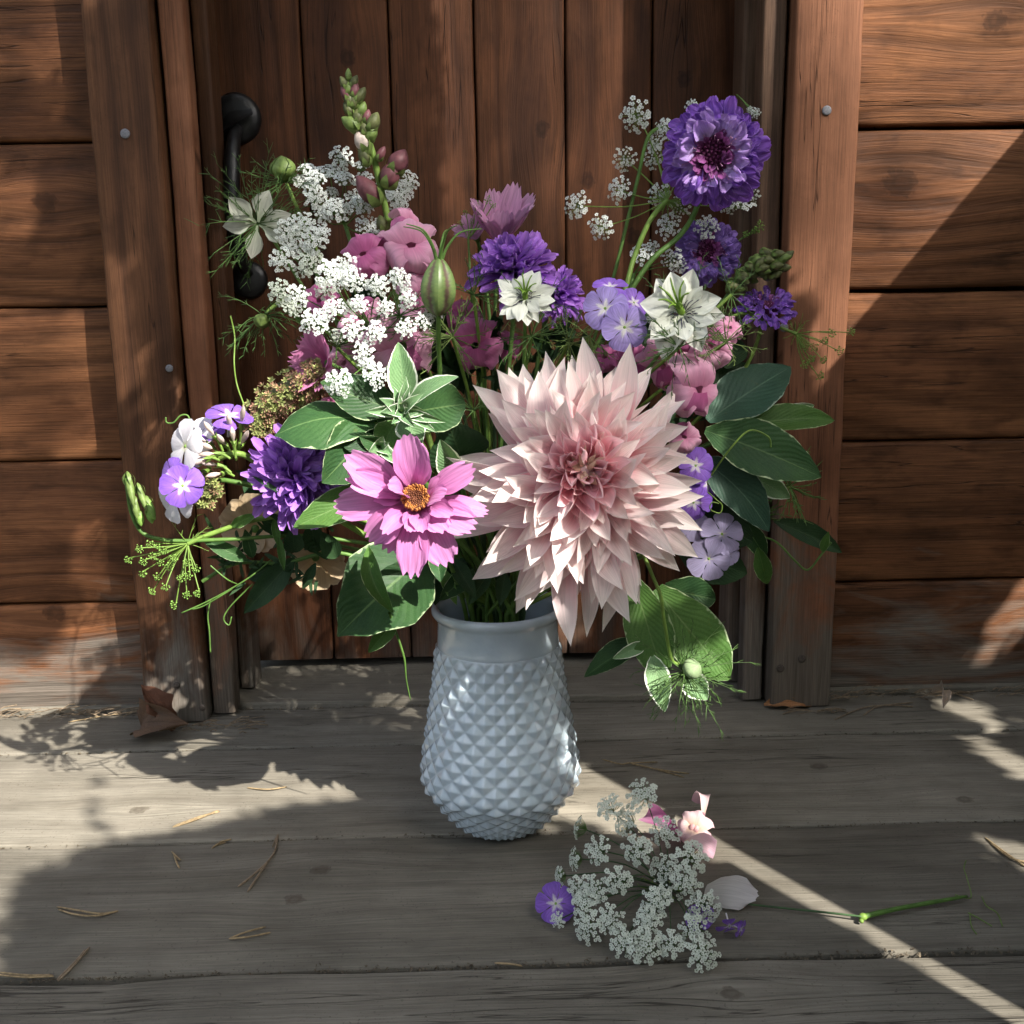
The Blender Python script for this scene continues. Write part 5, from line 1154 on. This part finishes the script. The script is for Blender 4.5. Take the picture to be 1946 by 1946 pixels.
for k in range(60):
    x = rng.uniform(400, 640); y = rng.uniform(1000, 1110); a = rng.uniform(0, 6.28); l = rng.uniform(15, 40)
    mb.blade(P(x, y, .80), P(x+l*math.cos(a), y+l*math.sin(a), .79), .003, V((0, -1, .3)), NARROW, bend=.1, nv=4, nu=2)
wpart(mb, 'fine_leaflets', M_leafd, sg)['kind'] = 'stuff'
wt = thing('curling_tendril', 'thin curled tendril over the left door post', 'tendril', Matrix.Translation(P(340, 800, .79)))
wstem(wt, [(363, 808, .78), (357, 790, .78), (343, 790, .78), (330, 803, .78), (317, 803, .78), (315, 793, .78)], .0006, M_stem, name='coil')
wt = thing('curling_tendril', 'long wavy fine stem in front of the left jamb', 'tendril', Matrix.Translation(P(450, 700, .82)))
wstem(wt, [(470, 790, .80), (462, 765, .81), (450, 730, .82), (445, 690, .82), (446, 640, .83), (438, 600, .83)], .0006, M_stemy, name='coil')

# green pea-like buds at far left
gb = thing('green_bud_spray', 'drooping fresh green buds on a hooked stalk at the far left', 'flower bud', Matrix.Translation(P(262, 950, .77)))
for (x, y, dx, dy, L, w_) in [(248, 930, .25, 1, 36, 8), (258, 965, .2, 1, 24, 8), (270, 945, .4, 1, 30, 7), (285, 965, .5, 1, 26, 9), (266, 985, .2, 1, 16, 9), (286, 980, .3, 1, 16, 9)]:
    bud(gb, x, y, .768, dx, dy, L, w_, M_dill if w_ > 8 else M_budg)
wstem(gb, [(240, 908, .77), (243, 935, .77), (250, 975, .77), (268, 1010, .77), (300, 1024, .772), (345, 1028, .775), (440, 1025, .78), (600, 1020, .80), (800, 1060, .82), (930, 1150, .83)], .0016, M_stem)

# peach flower behind on the lower left
c = P(485, 1005, .84); n = face(c, -.3, .2)
side_cosmos(c, n, .026, 'pale peach flower half hidden under the left purple aster', M_peach, npet=6, tilt=.5, name='peach_rose', wr=.95, tooth=0)
c = P(600, 1060, .85); n = face(c, .2, -.5)
side_cosmos(c, n, .024, 'small peach petals showing below the low left foliage', M_peach, npet=6, tilt=.5, name='peach_rose', wr=.95, tooth=0)
# dark inner foliage filling the heart of the bouquet
rng = random.Random(23)
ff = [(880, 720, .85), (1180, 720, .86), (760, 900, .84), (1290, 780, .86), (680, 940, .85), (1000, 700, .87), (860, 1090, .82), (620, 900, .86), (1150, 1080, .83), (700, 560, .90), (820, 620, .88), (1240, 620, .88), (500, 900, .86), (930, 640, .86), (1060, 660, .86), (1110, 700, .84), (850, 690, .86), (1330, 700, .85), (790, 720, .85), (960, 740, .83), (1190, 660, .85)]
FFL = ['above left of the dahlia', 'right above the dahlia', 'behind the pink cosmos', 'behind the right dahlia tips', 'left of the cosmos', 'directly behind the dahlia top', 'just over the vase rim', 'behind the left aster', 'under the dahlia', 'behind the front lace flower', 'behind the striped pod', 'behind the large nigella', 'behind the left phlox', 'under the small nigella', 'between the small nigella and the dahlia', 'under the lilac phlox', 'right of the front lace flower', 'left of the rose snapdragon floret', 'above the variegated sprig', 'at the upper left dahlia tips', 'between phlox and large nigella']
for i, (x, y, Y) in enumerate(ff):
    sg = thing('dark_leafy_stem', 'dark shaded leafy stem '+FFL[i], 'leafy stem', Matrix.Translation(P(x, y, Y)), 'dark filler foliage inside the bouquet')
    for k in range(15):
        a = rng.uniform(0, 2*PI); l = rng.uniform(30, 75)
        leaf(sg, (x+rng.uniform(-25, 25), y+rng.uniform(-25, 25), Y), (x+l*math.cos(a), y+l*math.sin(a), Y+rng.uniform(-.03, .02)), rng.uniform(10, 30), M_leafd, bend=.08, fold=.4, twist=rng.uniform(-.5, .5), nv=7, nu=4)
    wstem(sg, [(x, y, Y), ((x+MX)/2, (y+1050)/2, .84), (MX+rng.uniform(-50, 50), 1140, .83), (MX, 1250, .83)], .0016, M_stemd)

# ------------------------------------------------------------------ things lying on the deck
def lying_stem():
    r = thing('cut_stem', 'snapped green stem with a pale node lying on the deck at right', 'stem', Matrix.Translation(G(1640, 1742, .003)))
    mb = MB(); mb.tube(smooth_path([G(1640, 1742, .004), G(1700, 1728, .004), G(1770, 1715, .004), G(1838, 1703, .004)], 5), [.0021, .0020, .0019, .0019, .0018]+[.0017]*6+[.0015, .0014, .0013, .0011, .0008], 10); wpart(mb, 'stem', M_stem, r)
    mb = MB(); mb.ellip(G(1640, 1742, .004), (V((.0034, 0, 0)), V((0, .0028, 0)), V((0, 0, .0026))), nu=10, nv=7); mb.ellip(G(1637, 1750, .003), (V((.0018, 0, 0)), V((0, .002, 0)), V((0, 0, .0015))), nu=8, nv=5); wpart(mb, 'node', M_stemy, r)
    r = thing('dry_tendril', 'pale dry tendril curling up at the end of the cut stem', 'tendril', Matrix.Translation(G(1840, 1700, .001)))
    for q in ([G(1815, 1700, .002), G(1845, 1706, .003), G(1838, 1670, .008), G(1832, 1650, .010), G(1836, 1635, .012)], [G(1866, 1704, .002), G(1875, 1722, .003), G(1895, 1735, .003), G(1905, 1760, .002)], [G(1840, 1735, .002), G(1860, 1745, .002), G(1885, 1760, .002)], [G(1843, 1735, .002), G(1846, 1760, .002), G(1856, 1775, .002)]):
        mb = MB(); mb.tube(smooth_path(q, 4), .0005, 4); wpart(mb, 'strand', M_threadl, r)
lying_stem()
def lay_floret():
    c = G(1056, 1717, .012); r = thing('fallen_phlox', 'single violet phlox floret with white eye lying against the fallen lace flower', 'phlox', Matrix.Translation(c))
    phlox_floret(r, c, face(c, -.15, .15), 39*mpp(c), M_phloxd, .5, seed=90)
    c = G(1372, 1752, .006); r = thing('fallen_phlox', 'crumpled violet phlox florets lying right of the fallen lace flower', 'phlox', Matrix.Translation(c))
    for i, (x, y, rr, a, b) in enumerate([(1386, 1760, 26, .3, -1.2), (1330, 1742, 30, -.3, .9), (1408, 1766, 18, 1.2, -.6)]):
        c = G(x, y, .010); phlox_floret(r, c, face(c, a, b), rr*mpp(c), M_phloxd, i, seed=93+i, npet=4)
    c = G(1320, 1575, .022); r = thing('fallen_snapdragon', 'pale pink snapdragon floret lying on the deck in the light stripe', 'snapdragon', Matrix.Translation(c))
    snap_floret(r, c, face(c, .2, .3), 44*mpp(c), -.15, M_snapw, M_snapw, seed=3)
    mb = MB(); q = G(1262, 1580, .012)
    mb.blade(G(1300, 1590, .01), G(1228, 1548, .012), .018, face(q, -.3, .5), FAN, bend=.2, fold=.6, nv=8, nu=6); wpart(mb, 'petal', M_snapd, r, label='deep magenta lobe')
    for (x0, y0, x1, y1, w_) in ((1335, 1560, 1330, 1508, 30), (1300, 1600, 1358, 1612, 40)):
        mb = MB(); mb.blade(G(x0, y0, .02), G(x1, y1, .02), w_*mpp(q), face(q, .2, .4), FAN, bend=.25, curl=-.2, fold=.3, nv=8, nu=6); wpart(mb, 'petal', M_snapw, r)
    mw = petal_mat('fallen_white_petal', [(0, (.58, .55, .48)), (1, (.64, .60, .60))], vein=.15, tr=.3)
    c = G(1390, 1700, .006); mb = MB(); mb.blade(G(1340, 1690, .006), G(1438, 1702, .012), .030, V((0, -.5, 1)), [(0, .4), (.3, .9), (.6, 1), (.85, .9), (1, .45)], bend=.12, fold=-.3, nv=12, nu=10, ruf=.12, teeth=.05)
    o = mb.build('fallen_petal', mw); tag(o, 'greyish white curled petal lying right of the fallen lace flower', 'petal')
lay_floret()
def needles(label, pairs, r=.0007, mat=None):
    c = G(*pairs[0][0], .001); root = thing('needle_cluster', label, 'pine needle', Matrix.Translation(c), 'dry pine needles scattered on the deck')
    for q in pairs:
        pts = [G(x, y, .0012+.0015*math.sin(PI*i/(len(q)-1))) for i, (x, y) in enumerate(q)]
        mb = MB(); mb.tube(smooth_path(pts, 5), [r*.5]+[r]*(5*(len(q)-1)-1)+[r*.5], 5); wpart(mb, 'needle', mat or M_dry, root)
needles('pair of dry needles curving open at the middle left of the deck', [[(225, 1731), (190, 1736), (150, 1730), (108, 1723)], [(225, 1731), (185, 1740), (145, 1738), (110, 1728)]])
needles('short forked dry needles left of the vase foot seam', [[(330, 1622), (335, 1638), (341, 1650)], [(326, 1618), (338, 1630), (343, 1635)]])
needles('forked brown needle pair pointing down left, left of the vase', [[(528, 1585), (520, 1622), (490, 1655), (452, 1685)], [(520, 1622), (500, 1650), (470, 1695)], [(528, 1585), (518, 1610)]], .0009, M_dryd)
needles('small v of pale needles on the front board', [[(435, 1784), (465, 1772), (505, 1761)], [(435, 1784), (475, 1780), (514, 1772)]])
needles('crossed needle pair near the lower left corner', [[(110, 1865), (140, 1835), (170, 1800)], [(108, 1862), (145, 1825), (162, 1805)]], .0008, M_dryd)
needles('long straw coloured needle touching the left edge', [[(-10, 1852), (50, 1857), (102, 1855)], [(0, 1848), (50, 1853), (100, 1853)]])
needles('light brown needle lying along the edge of the left sun patch', [[(328, 1572), (370, 1558), (415, 1540)], [(330, 1570), (380, 1552), (418, 1542)]], .0009)
needles('faint needles on the seam behind the left needles', [[(402, 1612), (420, 1600), (440, 1595)], [(405, 1608), (430, 1600)]])
needles('three needles fanned on the board right of the vase', [[(1145, 1443), (1180, 1452), (1195, 1450), (1250, 1448)], [(1195, 1450), (1250, 1462), (1310, 1470)], [(1195, 1450), (1240, 1460), (1300, 1477)]])
needles('straw needles crossing the right edge light patch', [[(1872, 1592), (1910, 1620), (1950, 1648)], [(1880, 1600), (1920, 1630), (1960, 1640)]], .0009)
needles('needle and twig near the left sun patch wall', [[(470, 1497), (510, 1500), (545, 1495)], [(130, 1372), (200, 1360), (260, 1352)]], .0007)
needles('thin twigs on the far boards at right', [[(1585, 1368), (1640, 1345), (1690, 1340), (1735, 1343)], [(1640, 1360), (1670, 1342), (1735, 1335)]], .0008, M_dryd)
needles('single tiny needle low centre on the seam', [[(940, 1830), (970, 1832), (992, 1836)]])
needles('dark needle clumps along the wall foot at right', [[(1790, 1300), (1810, 1315), (1850, 1330)], [(1770, 1312), (1800, 1318), (1870, 1312)]], .0009, M_dryd)
def dry_leaf(label, b, t, w_, col, seed, h=.02, bend=.2, up=None):
    rng = random.Random(seed); mt = leaf_mat('dead_leaf', col, (col[0]*1.4, col[1]*1.3, col[2]*1.2), tr=.15, rough=.75, rib=(col[0]*.7, col[1]*.7, col[2]*.7))
    mb = MB(); mb.blade(b, t, w_, up or V((.2, -.8, .6)), [(0, .15), (.2, .7), (.35, .6), (.5, 1), (.65, .7), (.8, .6), (1, .03)], bend=bend, curl=-.15, fold=.8, twist=rng.uniform(-.7, .7), ruf=.6, rufn=4, nv=18, nu=10, phase=seed)
    o = mb.build('dead_leaf', mt); tag(o, label, 'leaf'); return o
dry_leaf('curled rust brown dead leaf standing against the foot of the left post', G(330, 1388, .002), P(268, 1300, 1.045), .030, (.11, .05, .03), 3, bend=.3)
dry_leaf('crumpled grey brown dead leaf lying beside the left post', G(270, 1385, .002), G(345, 1372, .02), .04, (.15, .095, .065), 5, bend=.3)
dry_leaf('flat tan dead leaf at the foot of the right post', G(1452, 1340, .003), G(1548, 1335, .006), .020, (.26, .13, .06), 7, bend=.1, up=V((0, -.6, .8)))
dry_leaf('small pale dead leaf curled against the siding foot at right', G(1768, 1320, .004), G(1800, 1335, .016), .016, (.30, .24, .20), 9)

# debris in the gaps between deck boards
rng = random.Random(99); mb = MB()
def crumb(p, s):
    v = [V((rng.uniform(-1, 1), rng.uniform(-1, 1), rng.uniform(-.7, .7)))*s for _ in range(4)]
    for a, b, c_ in ((0, 1, 2), (0, 2, 3), (0, 3, 1), (1, 3, 2)): mb.face([p+v[a], p+v[b], p+v[c_]])
for yy, cnt, sp_ in ((.632, 1500, .0028), (.807, 700, .0025), (.990, 450, .002), (1.092, 1300, .006)):
    for k in range(cnt):
        x = rng.uniform(-.62, .68)
        dens = noise.noise(V((x*6, yy*9, 0)))
        if dens < -.15 and rng.random() < .7: continue
        o = rng.gauss(0, sp_*.6)
        crumb(V((x, yy+o, -.001 if abs(o) < .002 else .0006)), rng.uniform(.0005, .0018))
for k in range(420):
    x = rng.uniform(-.6, .65); y = rng.uniform(.45, 1.09); crumb(V((x, y, .0004)), rng.uniform(.0003, .0008))
M_crumb = plain('dirt_crumb', (.10, .08, .055), .9, var=.5, scale=300)
o = mb.build('deck_debris', M_crumb, smooth=False); tag(o, 'fine dirt and crumbs caught in the seams between the deck boards', 'debris', kind='stuff')
rng = random.Random(98); mb = MB()
for k in range(170):
    x = rng.choice((rng.uniform(-.56, -.26), rng.uniform(-.56, -.26), rng.uniform(.3, .62))); y = rng.gauss(1.082 if abs(x) > .36 else 1.04, .007); a = rng.uniform(-.5, .5); l = rng.uniform(.006, .03)
    d = V((math.cos(a), math.sin(a)*.6, rng.uniform(-.1, .3)))*l; p = V((x, y, rng.uniform(.001, .006))); mb.tube([p, p+d*.5+V((0, 0, .002)), p+d], rng.uniform(.0003, .0008), 4)
o = mb.build('twig_litter', M_dryd); tag(o, 'small dry twigs and leaf litter gathered along the foot of the wall', 'debris', kind='stuff')

# ------------------------------------------------------------------ sun blockers added outside the frame, shaped as foliage and laths
C0 = V((0, .85, .15)); S = -SUN; E1 = V((0, 0, 1)).cross(S).normalized(); E2 = S.cross(E1)
def uv(p): d = p-C0; return (d.dot(E1), d.dot(E2))
def inside(pt, poly):
    x, y = pt; r = False; j = len(poly)-1
    for i in range(len(poly)):
        xi, yi = poly[i]; xj, yj = poly[j]
        if (yi > y) != (yj > y) and x < (xj-xi)*(y-yi)/(yj-yi)+xi: r = not r
        j = i
    return r
def dist(pt, poly):
    m_ = 9; x, y = pt
    for i in range(len(poly)):
        ax, ay = poly[i-1]; bx, by = poly[i]; dx_, dy_ = bx-ax, by-ay; t = max(0, min(1, ((x-ax)*dx_+(y-ay)*dy_)/(dx_*dx_+dy_*dy_+1e-12)))
        m_ = min(m_, math.hypot(x-ax-t*dx_, y-ay-t*dy_))
    return m_
OPEN = []
FLO = [(-400, 1363), (-400, 1950), (-60, 1900), (-20, 1740), (15, 1665), (60, 1640), (150, 1606), (150, 1540), (165, 1478), (190, 1440), (212, 1470), (198, 1540), (225, 1585), (300, 1575), (420, 1541), (640, 1506), (665, 1494), (640, 1482), (560, 1470), (480, 1440), (380, 1380)]
OPEN.append([uv(G(x, y)) for x, y in ((915, 1512), (1050, 1545), (1170, 1568), (1380, 1642), (1700, 1796), (1946, 1965), (2300, 2210), (2300, 2122), (1946, 1918), (1700, 1778), (1380, 1600), (1110, 1456), (1040, 1468), (960, 1492))])
WAL = [(300, 1270), (230, 1180), (170, 1150), (140, 1200), (128, 1268), (-400, 1268)]
OPEN.append([uv(G(x, y)) for x, y in FLO]+[uv(P(x, y, 1.1)) for x, y in WAL])
OPEN.append([uv(G(*q)) for q in ((1795, 1334), (1845, 1338), (1880, 1374), (1815, 1350))])
OPEN.append([uv(G(*q)) for q in ((1852, 1402), (1900, 1426), (1960, 1452), (1960, 1478), (1905, 1450))])
OPEN.append([uv(G(*q)) for q in ((1866, 1597), (1950, 1612), (1960, 1650))])
OPEN.append([uv(P(x, y, 1.1)) for x, y in ((1872, 1245), (1905, 1160), (1980, 1080), (1980, 1150))])
OPEN.append([uv(P(x, y, 1.2)) for x, y in ((1063, 1130), (1092, 1130), (1085, 1215), (1064, 1200))])
SOFT = [([uv(P(x, y, 1.1)) for x, y in ((1465, 800), (1440, -400), (2300, -400), (1946, 248), (1710, 545), (1620, 645))], .42),
        ([uv(P(x, y, .80)) for x, y in ((870, 840), (900, 700), (1000, 400), (1190, 180), (1300, 150), (1460, 200), (1500, 500), (1420, 700), (1340, 900), (1350, 1080), (1180, 1190), (1000, 1180), (900, 1100))], .46),
        ([uv(P(x, y, .84)) for x, y in ((420, 500), (440, 380), (560, 280), (640, 120), (720, 150), (800, 300), (1010, 380), (1000, 600), (900, 720), (640, 780), (560, 640))], .24),
        ([uv(P(x, y, 1.2)) for x, y in ((860, 700), (840, -300), (1470, -300), (1470, 700), (1200, 820))], .32),
        ([uv(P(x, y, 1.1)) for x, y in ((-80, 600), (190, 610), (215, 800), (150, 860), (-80, 820))], .26),
        ([uv(P(x, y, 1.1)) for x, y in ((-80, 320), (60, 340), (50, 440), (-80, 460))], .24),
        ([uv(P(x, y, 1.1)) for x, y in ((-80, -200), (150, -200), (150, 120), (-80, 130))], .14)]
rng = random.Random(7)
leafs = MB()
def put_leaf(mb, u_, v_, t, s):
    p = C0+S*t+E1*u_+E2*v_
    a = rng.uniform(0, 2*PI); d = E1*math.cos(a)+E2*math.sin(a)+S*rng.uniform(-.3, .3); d.normalize(); sd = S.cross(d).normalized()
    mb.face([p-d*s, p-d*s*.3+sd*s*.42+S*s*.1, p+d*s*.35+sd*s*.36, p+d*s, p+d*s*.35-sd*s*.36, p-d*s*.3-sd*s*.42+S*s*.1])
# near layer: added leaves blocking the sun, except where light gets through
u0, u1, v0, v1 = -1.15, 1.05, -.85, 1.15
st_ = .017; holes = OPEN+[q for q, _ in SOFT]
bb_ = [(min(p[0] for p in q), max(p[0] for p in q), min(p[1] for p in q), max(p[1] for p in q)) for q in holes]
uu_ = u0
while uu_ < u1:
    vv_ = v0
    while vv_ < v1:
        a_, b_ = uu_+rng.uniform(-.006, .006), vv_+rng.uniform(-.006, .006); s_ = .031; ok = True
        for q, (x0, x1, y0, y1) in zip(holes, bb_):
            if x0-.04 < a_ < x1+.04 and y0-.04 < b_ < y1+.04:
                if inside((a_, b_), q): ok = False; break
                dd = dist((a_, b_), q)
                if dd < .004: ok = False; break
                if dd < s_: s_ = max(.005, dd*1.02)
        if ok: put_leaf(leafs, a_, b_, 1.25+rng.uniform(-.03, .03), s_)
        vv_ += st_ if ok and s_ > .015 else .008
    uu_ += st_*.75
# far layer: added loose leaves that thin the sun on wall, door and bouquet
far = MB(); LA = 1.1*.022**2; LM = 4.2/LA
for _ in range(int(2.1*1.8*LM)):
    a_, b_ = rng.uniform(-1.1, 1.0), rng.uniform(-.7, 1.1); T_ = None
    for q, tr_ in SOFT:
        if inside((a_, b_), q): T_ = tr_; break
    if T_ is None: continue
    if q is not SOFT[0][0]: T_ = max(.02, T_*min(1, dist((a_, b_), q)/.07)**1.5)
    blot = noise.noise(V((a_*8, b_*8, 3.1)))*.5+.5
    if rng.random() < -math.log(T_)*(.5+blot)/LA/LM: put_leaf(far, a_, b_, 9.0+rng.uniform(-.9, .9), .022)
M_blocker = leaf_mat('blocker_leaf', (.05, .10, .03), (.07, .13, .04), tr=.12)
M_bark = plain('bark', (.12, .09, .07), .9, var=.4, scale=20, bump=.5)
blocker_tree = thing('added_shade_tree', 'added unseen foliage with gaps shaped to let the sun patches through', 'blocker_tree', Tloc(3.6, .5, -.32))  # added out of view; its leaf gaps shape the sun patches
wpart(leafs, 'near_blocker_leaves', M_blocker, blocker_tree, smooth=False)['kind'] = 'stuff'
wpart(far, 'far_blocker_leaves', M_blocker, blocker_tree, smooth=False)['kind'] = 'stuff'
mb = MB(); mb.tube(smooth_path([V((3.6, .5, -.35)), V((3.62, .45, .8)), V((3.6, .4, 2.0)), V((3.7, .3, 3.2)), V((3.6, .2, 4.4))], 5), [.13-.004*i for i in range(21)], 12); wpart(mb, 'trunk', M_bark, blocker_tree)
for (a, b, c_) in ((V((3.6, .45, .9)), V((2.5, .7, 1.3)), V((1.45, .9, 1.0))), (V((3.6, .4, 2.3)), V((3.3, -.2, 2.9)), V((2.9, -.7, 3.1)))):
    mb = MB(); mb.tube(smooth_path([a, b, c_], 8), [.04-.0018*i for i in range(17)], 8); wpart(mb, 'branch', M_bark, blocker_tree)
# laths added out of view so their edges give the straight shadow lines
tre = thing('added_shadow_laths', 'unseen timber laths added to cast straight edged shadows', 'shadow_laths', Tloc(.9, -.1, 1.0))
def lath(pa, pb, pin, wd=.05, t=.72):
    a, b = uv(pa), uv(pb); A = V(a); B = V(b); d = (B-A).normalized(); nn = V((-d.y, d.x))
    if (V(uv(pin))-A).dot(nn) > 0: nn = -nn            # the lath lies on the side away from the lit point
    B = B+d*.12
    q = [A, B, B+nn*wd, A+nn*wd]; W = [C0+S*t+E1*p.x+E2*p.y for p in q]; mb = MB(); th = S*.012
    mb.face(W); mb.face([p+th for p in W][::-1])
    for i in range(4): mb.face([W[i], W[i-1], W[i-1]+th, W[i]+th])
    wpart(mb, 'lath', M_jambg, tre, smooth=False)
lath(G(1110, 1456), G(1946, 1918), G(1400, 1630), .04)
lath(G(1380, 1636), G(1946, 1954), G(1400, 1630), .04)
lath(P(1465, 800, 1.1), P(1946, 248, 1.1), P(1500, 300, 1.1), .05)
